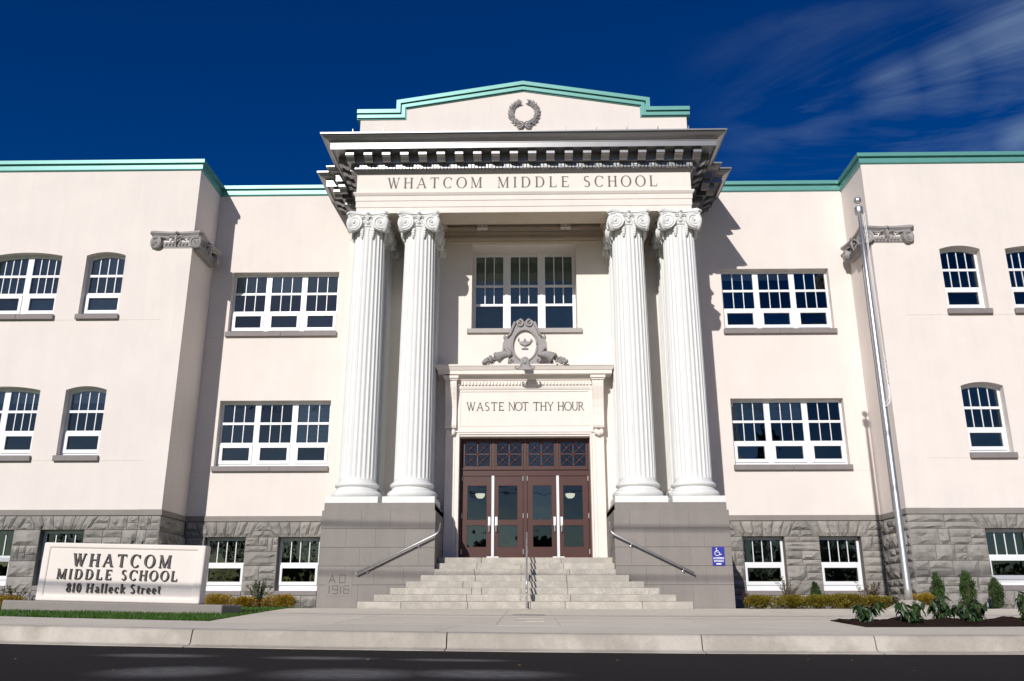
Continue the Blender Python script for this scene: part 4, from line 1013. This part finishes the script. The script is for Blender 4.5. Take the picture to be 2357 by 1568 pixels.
for i, (a, b) in enumerate(((-1.905, -1.015), (-.925, -.055), (.075, .95), (1.04, 1.92))):
    L_ = empty('door', (0, 0, 0), DR) if False else None
    g0, g1 = a + .17, b - .15
    if i % 2: g0, g1 = a + .13, b - .18
    dm = MB().slab(rect(a, b, 1.86, 4.315), [rect(g0, g1, 2.21, 2.83), rect(g0, g1, 3.01, 4.02)], YD - .005, YD + .05).build('door', 'door', DR); bevel(dm, .008, 1)
    MB().add([(g0 - .01, YD + .02, 2.20), (g1 + .01, YD + .02, 2.20), (g1 + .01, YD + .02, 2.84), (g0 - .01, YD + .02, 2.84)], [(0, 1, 2, 3)]).build('pane', 'glass', DR).name = 'door_pane'
    MB().add([(g0 - .01, YD + .02, 3.0), (g1 + .01, YD + .02, 3.0), (g1 + .01, YD + .02, 4.03), (g0 - .01, YD + .02, 4.03)], [(0, 1, 2, 3)]).build('door_pane', 'glass', DR)
    hx = (b - .06) if i % 2 == 0 else (a + .06)
    MB().box(hx - .035, hx + .035, YD - .02, YD - .006, 2.83, 3.09).tube([(hx, YD - .02, 2.86), (hx, YD - .08, 2.83), (hx, YD - .08, 2.66), (hx, YD - .02, 2.63)], .016, 8).build('door_handle', 'steel', DR)
    MB().box(hx - .07, hx + .07, YD - .02, YD - .006, 1.88, 1.93).build('kick_bracket', 'steel', DR)
    ex = a if i % 2 == 0 else b
    for z in (2.0, 3.05, 4.17): MB().tube([(ex, YD - .02, z), (ex, YD - .02, z + .14)], .013, 8).build('hinge', 'steel', DR)
for a, b in ((-1.89, -1.02), (-.91, -.045), (.065, .945), (1.05, 1.92)):
    T_ = empty('transom_light', (0, 0, 0), DR) if False else DR
    g = .05; x0, x1, z0, z1 = a + g, b - g, 4.62, 5.36
    MB().slab(rect(a, b, 4.55, 5.415), [rect(x0, x1, z0, z1)], YD, YD + .05).build('transom_frame', 'door', T_)
    MB().add([(x0 - .01, YD + .03, z0 - .01), (x1 + .01, YD + .03, z0 - .01), (x1 + .01, YD + .03, z1 + .01), (x0 - .01, YD + .03, z1 + .01)], [(0, 1, 2, 3)]).build('transom_pane', 'glass', T_)
    mb = MB(); xm, zm = (x0 + x1) / 2, (z0 + z1) / 2
    mb.box(xm - .016, xm + .016, YD + .0, YD + .028, z0, z1).box(x0, x1, YD + .001, YD + .028, zm - .016, zm + .016)
    for (p, q) in (((x0, z0), (xm, zm)), ((xm, z0), (x1, zm)), ((x0, zm), (xm, z1)), ((xm, zm), (x1, z1))):
        for (u0, w0, u1, w1) in ((p[0], p[1], q[0], q[1]), (p[0], q[1], q[0], p[1])): mb.tube([(u0, YD + .006, w0), (u1, YD + .006, w1)], .017, 6)
        mb.ball(((p[0] + q[0]) / 2, YD - .004, (p[1] + q[1]) / 2), .04, 8, 5, 1, .6, 1)
    mb.build('lattice', 'door', T_)
for x in (-1.45, 1.45):
    lg = MB().lathe([(.0, 3.84), (.07, 3.85), (.125, 3.89), (.15, 3.95), (.155, 3.99), (.0, 4.0)], 20, (x, 28.3), False).build('lobby_lamp', 'lampglass', DR, True)
    lm = lg.data.materials[0]
pr = M['lampglass'].node_tree.nodes['Principled BSDF']; pr.inputs['Emission Color'].default_value = (1, .93, .7, 1); pr.inputs['Emission Strength'].default_value = .9

# ------------------------------------------------------------------ entrance steps
ST = empty('entrance_steps', (0, 22.4, .44)); tag(ST, 'broad flight of eight granite block steps rising between gray pedestals', 'steps')
ST.location = (0, 0, 0)
rs = random.Random(4)
hwid = [4.14, 3.79, 3.44, 3.09, 2.75, 2.44, 2.44, 2.425]
jt = [[-3.05, -1.4, .15, 1.0, 2.9], [-1.45, 1.15], [-1.35, -1.1, 1.1], [-1.6, 1.1], [-1.3, 1.1], [-1.35, 1.2], [-1.3, 1.05], [-1.2, 1.0]]
for k in range(8):
    y0 = 22.4 + k * .34; z0 = .44 + k * .17; xs_ = [-hwid[k]] + jt[k] + [hwid[k]]
    for a, b in zip(xs_[:-1], xs_[1:]):
        yb = 24.095 if k < 5 else 26.25
        if k < 5: yb = min(24.095, y0 + .5) if k < 4 else 24.095
        else: yb = y0 + .5 if k < 7 else 26.55
        o = MB().box(a + .003, b - .003, y0 + rs.uniform(-.004, .004), yb, z0 - (.1 if k == 0 else 0) + .0, z0 + .168 + rs.uniform(-.0015, .0015)).build('step_block', 'granite', ST); bevel(o, .018, 2)
MB().box(-2.42, 2.42, 22.9, 26.5, .3, .6).box(-2.41, 2.41, 24.95, 26.5, .6, 1.6).build('core', 'mortar', ST)
for s_, k in (('24½', 1), ('23½', 2), ('2', 4), ('2', 5), ('2', 6)):
    text(s_, -.13, -.13 + (.34 if len(s_) > 1 else .07), .44 + k * .17 + .035, .10, 22.4 + k * .34 - .001, 'gray', ST, T=.10, t=.08, sf=0, depth=.006, name='carved_number', one=True)
# centre handrail
CRL = empty('centre_handrail', (.05, 22.1, .44)); tag(CRL, 'steel double handrail running up the middle of the granite steps', 'handrail')
def rail(mbf, pts, r): return MB().tube(pts, r, 10).build('rail', 'steel', CRL, True)
CRL.location = (0, 0, 0)
sl_ = .17 / .34
def rz(y): return .44 + (y - 22.4) * sl_ + .0
for off in (.80, .52):
    pts = [(.05, 22.22, rz(22.4) + off - .12)] if off < .7 else [(.05, 22.18, rz(22.4) + off - .35), (.05, 22.14, rz(22.4) + off - .2), (.05, 22.2, rz(22.3) + off - .06)]
    pts += [(.05, 22.5, rz(22.5) + off), (.05, 23.6, rz(23.6) + off), (.05, 24.75, rz(24.75) + off), (.05, 24.95, rz(24.85) + off)]
    MB().tube(pts, .022, 10).build('rail', 'steel', CRL, True)
for y, top in ((22.3, .80), (23.55, .80), (24.85, .82)):
    zb = .44 + (max(0, math.floor((y - 22.4) / .34) + 1) * .17 if y > 22.4 else 0)
    MB().tube([(.055, y, zb), (.055, y, rz(y) + top)], .024, 10).build('post', 'steel', CRL, True)
    MB().lathe([(.05, 0), (.05, .012), (.026, .016)], 14).build('flange', 'steel', CRL).location = (.055, y, zb)
# wall handrails on the pedestals
for s, nm in ((-1, 'left'), (1, 'right')):
    H_ = empty('wall_handrail', (0, 0, 0)); tag(H_, f'brushed steel pipe handrail on {"the pedestal carved AD 1916" if s < 0 else "the pedestal with the blue access sign"}', 'handrail', 'pipe handrails on the pedestals')
    pts = [(s * 4.50, 23.98, 1.34), (s * 2.42, 23.98, 2.35), (s * 2.36, 23.99, 2.40), (s * 2.32, 24.05, 2.47), (s * 2.33, 24.35, 2.66), (s * 2.35, 24.5, 2.72)]
    MB().tube(pts, .026, 12).build('rail', 'steel', H_, True)
    MB().ball(pts[0], .028).build('end_cap', 'steel', H_, True)
    for x in (4.22, 2.86):
        z = 1.34 + (4.50 - x) / 2.08 * 1.01
        MB().tube([(s * x, 23.98, z - .02), (s * x, 23.99, z - .07), (s * x, 24.09, z - .08)], .009, 8).ball((s * x, 24.09, z - .08), .04, 10, 5, 1, .3, 1).build('bracket', 'steel', H_, True)

# ------------------------------------------------------------------ AD 1916 stone (part of the building) and access sign
mb = MB(); mb.box(-5.33, -4.62, 24.094, 24.11, .76, 1.40); bevel(mb.build('date_panel', 'gray', B), .004)
def strokes(polys, y, parent, name, m='letter', r=.013):
    mb = MB()
    for pl in polys: mb.tube([(x, y, z) for x, z in pl], r, 5)
    return mb.build(name, m, parent)
ch = {'A': [[(0, 0), (.5, 1), (1, 0)], [(.25, .35), (.75, .35)]], 'D': [[(0, 0), (0, 1), (.9, 1), (.9, 0), (0, 0)]], '1': [[(.5, 0), (.5, 1)]],
      '9': [[(1, .5), (.1, .5), (.1, 1), (1, 1), (1, 0), (.1, 0)]], '6': [[(1, 1), (.1, 1), (.1, 0), (1, 0), (1, .55), (.1, .55)]]}
for c, x, z, w_ in (('A', -5.24, 1.11, .16), ('D', -4.96, 1.11, .16), ('1', -5.30, .83, .14), ('9', -5.15, .83, .15), ('1', -4.99, .83, .14), ('6', -4.85, .83, .15)):
    strokes([[(x + px * w_, z + pz * .20) for px, pz in pl] for pl in ch[c]], 24.094, B, 'carved_letter')
AS = empty('access_sign', (5.185, 24.09, 1.78)); tag(AS, 'blue accessible entrance sign with white wheelchair symbol on the gray pedestal', 'sign')
AS.location = (5.185, 24.094, 1.785)
bevel(MB().box(-.165, .165, -.012, 0, -.245, .245).build('plate', 'blue', AS), .003)
mb = MB(); cx_, cz_ = -.03, .095; n = 16
pts = [(cx_ + .065 * math.cos(R(110 + 250 * i / n)), -.014, cz_ - .015 + .065 * math.sin(R(110 + 250 * i / n))) for i in range(n + 1)]
mb.tube(pts, .0095, 6); mb.ball((cx_ - .015, -.015, cz_ + .105), .02, 8, 5, 1, .4, 1)
mb.tube([(cx_ - .013, -.015, cz_ + .08), (cx_ - .005, -.015, cz_ + .01), (cx_ + .055, -.015, cz_ + .01), (cx_ + .085, -.015, cz_ - .06), (cx_ + .115, -.015, cz_ - .045)], .0115, 6)
mb.tube([(cx_ - .01, -.015, cz_ + .045), (cx_ + .045, -.015, cz_ + .045)], .008, 6); mb.build('wheelchair_symbol', 'signwhite', AS)
def sans(s, w, z, h, parent, y, x=0):
    cu = bpy.data.curves.new('t', 'FONT'); cu.body = s; cu.align_x = 'CENTER'; cu.size = 1; cu.extrude = .01; cu.offset = .03
    ob = bpy.data.objects.new('t', cu); COL.objects.link(ob); bpy.context.view_layer.update()
    me = bpy.data.meshes.new_from_object(ob.evaluated_get(bpy.context.evaluated_depsgraph_get())); bpy.data.objects.remove(ob)
    xs_ = [v.co.x for v in me.vertices]; ys_ = [v.co.y for v in me.vertices]; sx_ = w / (max(xs_) - min(xs_)); sz_ = h / (max(ys_) - min(ys_)); y0 = min(ys_)
    for v in me.vertices: v.co = (v.co.x * sx_ + x, y - v.co.z * .2, z + (v.co.y - y0) * sz_)
    me.flip_normals() if False else None
    me.materials.clear(); me.materials.append(M['signwhite']); o = bpy.data.objects.new('lettering', me); COL.objects.link(o); o.parent = parent; return o
sans('ACCESSIBLE', .29, -.075, .052, AS, -.0125); sans('ENTRANCE', .25, -.15, .052, AS, -.0125)
MB().slab([(-.07, -.215), (.03, -.215), (.03, -.222), (.075, -.198), (.03, -.174), (.03, -.181), (-.07, -.181)], y0=-.0145, y1=-.011).build('arrow', 'signwhite', AS)

# ------------------------------------------------------------------ monument sign
SG = empty('monument_sign', (-7.69, 17.05, .38)); SG.rotation_euler = (0, R(1.25), 0)
tag(SG, 'cream monument sign naming the school and its street address on gray plinth', 'sign')
bevel(MB().box(-2.06, 2.10, -.22, .95, -.35, .165).build('plinth', 'gray', SG), .03, 3)
w0, w1, h0, h1 = -1.57, 1.575, .165, 1.245
bevel(MB().slab(rect(w0, w1, h0, h1), [rect(w0 + .14, w1 - .16, h0 + .10, h1 - .10)], 0, .30).build('sign_body', 'cream', SG), .03, 3)
MB().box(w0 + .12, w1 - .14, .022, .27, h0 + .08, h1 - .08).build('sign_panel', 'cream', SG)
def sgx(px): return (px - 275) / (1365 - 275) * 3.145 - 1.57
for wd, a, b, z, h, T in (('WHATCOM', 483, 1143, .815, .235, .17), ('MIDDLE', 392, 762, .575, .185, .17), ('SCHOOL', 822, 1200, .575, .185, .17)):
    text(wd, sgx(a) + .0, sgx(b), z, h, .022, 'bronze', SG, T=T, t=.075, sf=.06, depth=.03)
for wd, a, b in (('810', 470, 570), ('Halleck', 603, 862), ('Street', 895, 1098)): text(wd, sgx(a), sgx(b), .335, .165, .022, 'bronze', SG, T=.17, t=.09, sf=.07, depth=.03)

# ------------------------------------------------------------------ flagpole
FP = empty('flagpole', (8.70, 20.72, zg(8.7, 20.7))); tag(FP, 'tall brushed steel flagpole with ball finial standing on a concrete cone', 'flagpole')
zb = zg(8.7, 20.7); zt = 10.15 - zb
MB().lathe([(.082, .22), (.082, .5), (.080, 2.5), (.072, 5), (.058, 7.5), (.042, zt)], 24).build('pole', 'steel', FP, True)
MB().lathe([(.05, zt), (.075, zt + .02), (.10, zt + .04), (.105, zt + .2), (.09, zt + .23), (.03, zt + .24)], 20).build('truck', 'steel', FP, True)
MB().tube([(0, 0, zt + .24), (0, 0, zt + .33)], .018).ball((0, 0, zt + .42), .095, 20, 12).build('finial', 'steel', FP, True)
MB().lathe([(.62, -.03), (.60, .02), (.35, .13), (.20, .235), (.13, .24)], 28).build('base', 'kerb', FP, True)
MB().tube([(.13, -.02, zt + .06), (.12, -.03, zt - 1), (.14, -.03, 5.9), (.13, -.06, 5.2), (.09, -.09, 4.9), (.0, -.10, 4.75)], .008, 6).tube([(.09, -.02, zt + .06), (.10, -.05, 5.8)], .007, 6).build('halyard', 'signwhite', FP, True)
mb = MB()
for i in range(14): mb.ball((.14 + .012 * math.sin(i * 2.2), -.04, 5.3 + i * .05), .026, 6, 4)
mb.tube([(.16, -.04, 5.25), (.15, -.07, 5.0), (.11, -.1, 4.8), (-.02, -.11, 4.68)], .015, 6)
mb.build('rope_bundle', 'signwhite', FP, True)

# ------------------------------------------------------------------ planting
def leaves(n, L, wd, place, seed, up=.3):
    r = random.Random(seed); V = []; F = []
    for i in range(n):
        p, d = place(r); d = Vector(d) + Vector((r.uniform(-.5, .5), r.uniform(-.5, .5), r.uniform(-.2, .5) + up)); d.normalize()
        s = d.cross(Vector((r.uniform(-1, 1), r.uniform(-1, 1), r.uniform(-1, 1)))).normalized(); l = L * r.uniform(.6, 1.25); w = wd * r.uniform(.7, 1.2)
        p = Vector(p); k = len(V); nn = s.cross(d) * w * .3
        V += [p, p + d * l * .5 + s * w + nn, p + d * l, p + d * l * .5 - s * w + nn]; F.append((k, k + 1, k + 2, k + 3))
    return V, F
def stems(n, h, spread, r, rad=.006, z0=0):
    mb = MB()
    for i in range(n):
        a = r.random() * 6.28; q = spread * r.uniform(.3, 1); mb.tube([(0 + .03 * math.cos(a), .03 * math.sin(a), -.03), (q * .45 * math.cos(a), q * .45 * math.sin(a), h * .5), (q * math.cos(a), q * math.sin(a), h * r.uniform(.75, 1))], [rad * 1.6, rad, rad * .4], 5)
    return mb
def mound(x, y, w, h, seed, m, label, n=4200, L=.05, wd=.014, cat='shrub', group=None):
    o = empty('spirea_shrub', (x, y, zg(x, y))); tag(o, label, cat, group); rr = random.Random(seed)
    lumps = [(rr.uniform(-.5, .5) * w * .8, rr.uniform(-.5, .5) * w * .7, rr.uniform(.35, .6) * h, rr.uniform(.3, .42) * w) for _ in range(7)]
    def pl(r):
        cx, cy, cz, q = r.choice(lumps); a = r.random() * 6.28; e = math.asin(r.uniform(-.85, 1)); k = r.uniform(.55, 1.08)
        v = Vector((math.cos(a) * math.cos(e), math.sin(a) * math.cos(e), math.sin(e))); p = Vector((cx, cy, cz)) + Vector((v.x * q * k, v.y * q * k, v.z * (h - cz) * k)); p.z = max(.0, p.z); return p, v
    V, F = leaves(n, L, wd, pl, seed); mesh('foliage', V, F, m, o)
    stems(9, h * .7, w * .4, rr).build('stem', 'bark', o)
    return o
def airy(x, y, w, h, seed, m, label, n=700, L=.05, wd=.014, name='twiggy_shrub', dens=18):
    o = empty(name, (x, y, zg(x, y))); tag(o, label, 'shrub'); rr = random.Random(seed); tips = []; mb = MB()
    for i in range(dens):
        a = rr.random() * 6.28; q = w * .5 * rr.uniform(.2, 1); hh = h * rr.uniform(.55, 1); p = [Vector((0, 0, -.02)), Vector((q * .35 * math.cos(a), q * .35 * math.sin(a), hh * .5)), Vector((q * math.cos(a), q * math.sin(a), hh))]
        mb.tube(p, [.008, .005, .002], 5); tips.append(p)
    mb.build('stem', 'bark', o)
    def pl(r):
        p = r.choice(tips); t = r.random() ** .7; v = p[1].lerp(p[2], t) if r.random() < .7 else p[0].lerp(p[1], .5 + .5 * t)
        return v + Vector((r.gauss(0, .02), r.gauss(0, .02), r.gauss(0, .02))), (r.uniform(-1, 1), r.uniform(-1, 1), .3)
    V, F = leaves(n, L, wd, pl, seed); mesh('foliage', V, F, m, o); return o
def spire(x, y, w, h, seed, label, m='boxw', name='conifer', n=4200):
    o = empty(name, (x, y, zg(x, y))); tag(o, label, 'shrub', 'upright evergreens by the stone wing' if name == 'upright_evergreen' else None)
    rr = random.Random(seed); tips = [(rr.uniform(-.5, .5) * w * .7, rr.uniform(-.5, .5) * w * .7, rr.uniform(.75, 1.02)) for _ in range(16)]
    def pl(r):
        a, b, c = r.choice(tips); t = r.random() ** .8; z = h * c * t; k = min(1, .45 + 1.2 * t) * (1 if t < .75 else (1.02 - t) / .27 * .8 + .2)
        return (a * k + r.gauss(0, .02 + .03 * (1 - t)), b * k + r.gauss(0, .03), z), (0, 0, 1.4)
    V, F = leaves(n, .055, .011, pl, seed, .9); mesh('foliage', V, F, m, o); stems(5, h * .8, w * .25, rr).build('stem', 'bark', o); return o
# one large leaf, shared by every broad-leaved plant
LV = [(0, 0, 0), (-.024, .045, -.004), (0, .045, -.012), (.024, .045, -.004), (-.027, .10, -.014), (0, .10, -.022), (.027, .10, -.014), (0, .165, -.05)]
LF = [(0, 2, 1), (0, 3, 2), (1, 2, 5, 4), (2, 3, 6, 5), (4, 5, 7), (5, 6, 7)]
leafme = bpy.data.meshes.new('leaf'); leafme.from_pydata(LV, [], LF)
def rleaf():
    m = bpy.data.materials.new('rhodo_leaf'); m.use_nodes = True; t = m.node_tree; p = t.nodes['Principled BSDF']; oi = N(t, 'ShaderNodeObjectInfo'); r = N(t, 'ShaderNodeValToRGB')
    r.color_ramp.elements[0].color = (.012, .038, .012, 1); r.color_ramp.elements[1].color = (.045, .085, .022, 1); t.links.new(oi.outputs['Random'], r.inputs[0]); t.links.new(r.outputs[0], p.inputs['Base Color']); p.inputs['Roughness'].default_value = .42
    return m
leafme.materials.append(rleaf())
def broad(x, y, w, h, seed, label, n=150):
    o = empty('broadleaf_shrub', (x, y, zg(x, y) + .02)); tag(o, label, 'shrub'); rr = random.Random(seed); mb = MB(); tips = []
    for i in range(9):
        a = rr.random() * 6.28; q = w * .42 * rr.uniform(.15, 1); hh = h * rr.uniform(.45, .92); p = [Vector((0, 0, -.03)), Vector((q * .5 * math.cos(a), q * .5 * math.sin(a), hh * .6)), Vector((q * math.cos(a), q * math.sin(a), hh))]
        mb.tube(p, [.012, .008, .005], 6); tips.append(p)
    mb.build('stem', 'bark', o)
    for i in range(n):
        p = tips[i % 9]; k = i // 9; t = 1 - k * .14; v = p[1].lerp(p[2], max(0, t)) if t > 0 else p[0].lerp(p[1], 1 + t * .8)
        l = bpy.data.objects.new('leaf', leafme); COL.objects.link(l); l.parent = o; l.location = v + Vector((rr.gauss(0, .01), rr.gauss(0, .01), 0))
        l.rotation_euler = (R(rr.uniform(-78, 5)), R(rr.uniform(-25, 25)), rr.random() * 6.28); s = rr.uniform(.9, 1.3); l.scale = (s, s, s)
# right: spirea hedge in front of the stone, left to right
hd = [(6.50, .75, .33, 'olive spirea mound nearest the right pedestal'), (7.31, .62, .33, 'olive spirea mound second from the right pedestal'), (7.98, .74, .34, 'reddish tipped spirea mound beneath the small conifer'), (8.76, .74, .37, 'olive spirea mound below the right hand basement window'), (9.66, .72, .32, 'spirea mound between twiggy shrub and flagpole cone')]
for i, (x, w, h, lb) in enumerate(hd): mound(x, 25, w, h, 20 + i, 'spirea', lb, group='spirea mounds along the stone basement')
mound(10.55, 24.6, .5, .37, 40, 'spirea2', 'golden orange spirea behind the flagpole base', group='spirea mounds along the stone basement')
airy(7.55, 26.2, .85, .88, 31, 'twig', 'twiggy sparse shrub in front of the first right basement window', 700)
airy(9.9, 26.2, .85, .75, 32, 'twig', 'twiggy bronze shrub beside the second right basement window', 900)
airy(6.28, 26.0, .3, .5, 33, 'purple', 'thin purple leaved shrub in the shade of the right pedestal', 160, dens=7)
spire(8.46, 26.6, .40, .74, 34, 'short dark conifer between the two right basement windows', 'green', 'small_conifer', 2600)
spire(11.05, 24.5, .40, .90, 35, 'upright evergreen nearest the flagpole', name='upright_evergreen')
spire(11.85, 24.5, .44, .96, 36, 'tallest upright evergreen, middle of the three by the stone wing', name='upright_evergreen')
spire(12.85, 25, .42, .78, 37, 'upright evergreen below the right wing basement window', 'green', 'upright_evergreen')
for i, (x, y, w, h, lb) in enumerate(((5.82, 15.6, .66, .36, 'low broad leaved shrub at the pointed end of the mulch bed'), (6.32, 15.0, .70, .39, 'glossy broad leaved shrub in front of the flagpole base'), (7.14, 15.7, .60, .44, 'broad leaved shrub right of the flagpole, standing tallest in the bed'), (7.25, 14.9, .74, .36, 'low spreading broad leaved shrub at the front of the bed'), (7.70, 15.7, .5, .40, 'broad leaved shrub under the middle upright evergreen'), (8.78, 15.9, .66, .52, 'large broad leaved shrub at the right edge of the photo'))):
    broad(x, y, w, h, 60 + i, lb, 150 if i != 5 else 190)
mound(8.45, 15.3, .3, .15, 71, 'boxw', 'small bright green plant at the foot of the rightmost shrub', 350, .05, .018)
# left
mound(-9.15, 26.6, .72, .40, 50, 'spirea2', 'golden spirea just right of the monument sign', 3800)
mound(-8.30, 26.7, .50, .32, 51, 'spirea2', 'golden spirea under the dark green shrub by the left basement', 3800)
mound(-7.25, 26.6, .66, .38, 52, 'spirea2', 'golden spirea nearest the left pedestal', 3800)
mound(-7.75, 26.9, .3, .3, 56, 'purple', 'small purple shrub between two golden spireas', 900)
airy(-7.95, 27.0, .9, .85, 53, 'green', 'dark green shrub with loose shoots between the left basement windows', 1300)
mound(-14.9, 25.6, 1.0, .35, 54, 'spirea2', 'low golden spirea left of the monument sign', 3800)
airy(-14.6, 25.7, .9, .62, 57, 'green', 'thin upright green shrub behind the spirea left of the sign', 500)
airy(-15.75, 25.4, .55, .85, 55, 'green', 'dark leafy shrub at the left edge of the photo', 1100)
# grass blades
rg = random.Random(9); V = []; F = []
for i in range(52000):
    y = 13.42 + (rg.random() ** 1.6) * 12; xr = EL(y) - .02; x = xr - rg.random() ** 1.2 * (12 if y > 17 else 7.5)
    if -10.0 < x < -5.5 and 16.8 < y < 18.05: continue
    a = rg.random() * 6.28; h = rg.uniform(.025, .06) * (1 + .25 * math.sin(x * 3) * math.sin(y * 5)); z = zg(x, y) - .012; w = .004 + .0002 * y; k = len(V)
    V += [(x - w * math.cos(a), y - w * math.sin(a), z), (x + w * math.cos(a), y + w * math.sin(a), z), (x + rg.gauss(0, .012), y + rg.gauss(0, .012), z + h)]; F.append((k, k + 1, k + 2))
tag(mesh('grass', V, F, 'grass'), 'short mown green grass around the monument sign', None, None, 'stuff')
# litter: fallen leaves in the gutter and on the road
rl = random.Random(12); lb = ['curled brown leaf lying on the gutter below the right hand kerb', 'dry orange leaf on the dark asphalt at lower right']
V = []; F = []
for i in range(70):
    x = rl.uniform(-6, 7); y = KY - .12 + rl.uniform(-.05, .08) if i < 45 else rl.uniform(5, 8.6); z = sX(x) + (.042 if i < 45 else .044); a = rl.random() * 6.28; s = rl.uniform(.006, .016); k = len(V)
    V += [(x + s * math.cos(a + q), y + s * math.sin(a + q), z + rl.uniform(0, .006)) for q in (0, 1.6, 3.1, 4.7)]; F.append((k, k + 1, k + 2, k + 3))
tag(mesh('leaf_litter', V, F, 'spirea2'), 'scattered fallen leaf bits on the gutter and asphalt', None, None, 'stuff')

# ------------------------------------------------------------------ across the street, behind the camera
def bigtree(x, y, H, w, seed, label, conifer=False, src=None):
    o = empty('street_tree', (x, y, 0)); tag(o, label, 'tree', 'trees across the street')
    MB().tube([(0, 0, -.2), (.1, 0, H * .3), (0, .1, H * .7)], [w * .05 + .08, w * .04 + .04, .04], 8).build('trunk', 'bark', o, True); rr = random.Random(seed)
    bl = [(rr.gauss(0, .22) * w, rr.gauss(0, .22) * w, H * rr.uniform(.32, .95)) for _ in range(26)]
    def pl(r):
        if conifer:
            t = r.random(); q = (1 - t) * w * .5 * r.uniform(.5, 1.05); a = r.random() * 6.28; return (q * math.cos(a), q * math.sin(a), H * (.12 + .88 * t)), (math.cos(a), math.sin(a), -.4)
        a, b, c = r.choice(bl); v = Vector((r.gauss(0, 1), r.gauss(0, 1), r.gauss(0, 1))).normalized(); return Vector((a, b, c)) + v * w * .16 * r.uniform(.5, 1), v
    V, F = leaves(2600, .34, .12, pl, seed); mesh('crown', V, F, 'tree', o)
bigtree(-3.7, -14, 5.6, 2.8, 1, 'round leafy tree across the street, behind the viewer')
bigtree(.9, -14, 6.1, 2.4, 2, 'taller leafy tree across the street, right of the first', False)
bigtree(-24, -20, 9, 9, 3, 'wide dark tree across the street, far to the left')
bigtree(13, -24, 12, 4.5, 4, 'tall conifer across the street to the right', True)
bigtree(26, -20, 9, 8, 5, 'broad tree across the street, far to the right')
tl = random.Random(77); V = []; F = []
for i in range(9000):
    x = tl.uniform(-110, 110); top = 5.5 + 2.0 * math.sin(x * .21) + 1.3 * math.sin(x * .57 + 1) + .8 * math.sin(x * 1.7); z = top * tl.random() ** .6; y = -52 + tl.uniform(-3, 3); q = .8; k = len(V)
    V += [(x + tl.uniform(-q, q), y + tl.uniform(-q, q), z + tl.uniform(-q, q)) for _ in range(3)]; F.append((k, k + 1, k + 2))
tag(mesh('distant_trees', V, F, 'tree'), 'dark belt of distant trees beyond the street', None, None, 'stuff')
bigtree(19.5, -14, 15.5, 3.6, 6, 'very tall slim conifer across the street to the right', True)
# utility wires above the street, strung between two poles outside the view
UP = [(-32, 5.0), (34, 5.0)]
for i, (x, y) in enumerate(UP):
    o = empty('utility_pole', (x, y, 0)); tag(o, 'wooden utility pole at the %s end of the street wires' % ('left', 'right')[i], 'utility pole', 'utility poles carrying the street wires')
    MB().lathe([(.16, -.2), (.13, 9), (.10, 13.0)], 12).build('pole', 'bark', o, True); MB().box(-.05, .05, -1.2, 1.2, 12.3, 12.45).build('crossarm', 'bark', o)
for z, y, r, lb_ in ((13.7, 5.0, .04, 'top bundled street cable'), (12.4, 5.0, .03, 'second street cable from the top'), (7.95, 5.0, .035, 'middle cable of the street wires'), (7.1, 5.0, .018, 'lowest thin street wire'), (7.5, 5.6, .018, 'thin street wire just above the lowest')):
    pts = [(-32 + 66 * i / 24, y, z + 1.1 * ((i / 12 - 1) ** 2) - .5) for i in range(25)]
    wo = MB().tube(pts, r, 6).build('street_cable', 'wire'); tag(wo, lb_, 'cable', 'cables strung along the street')
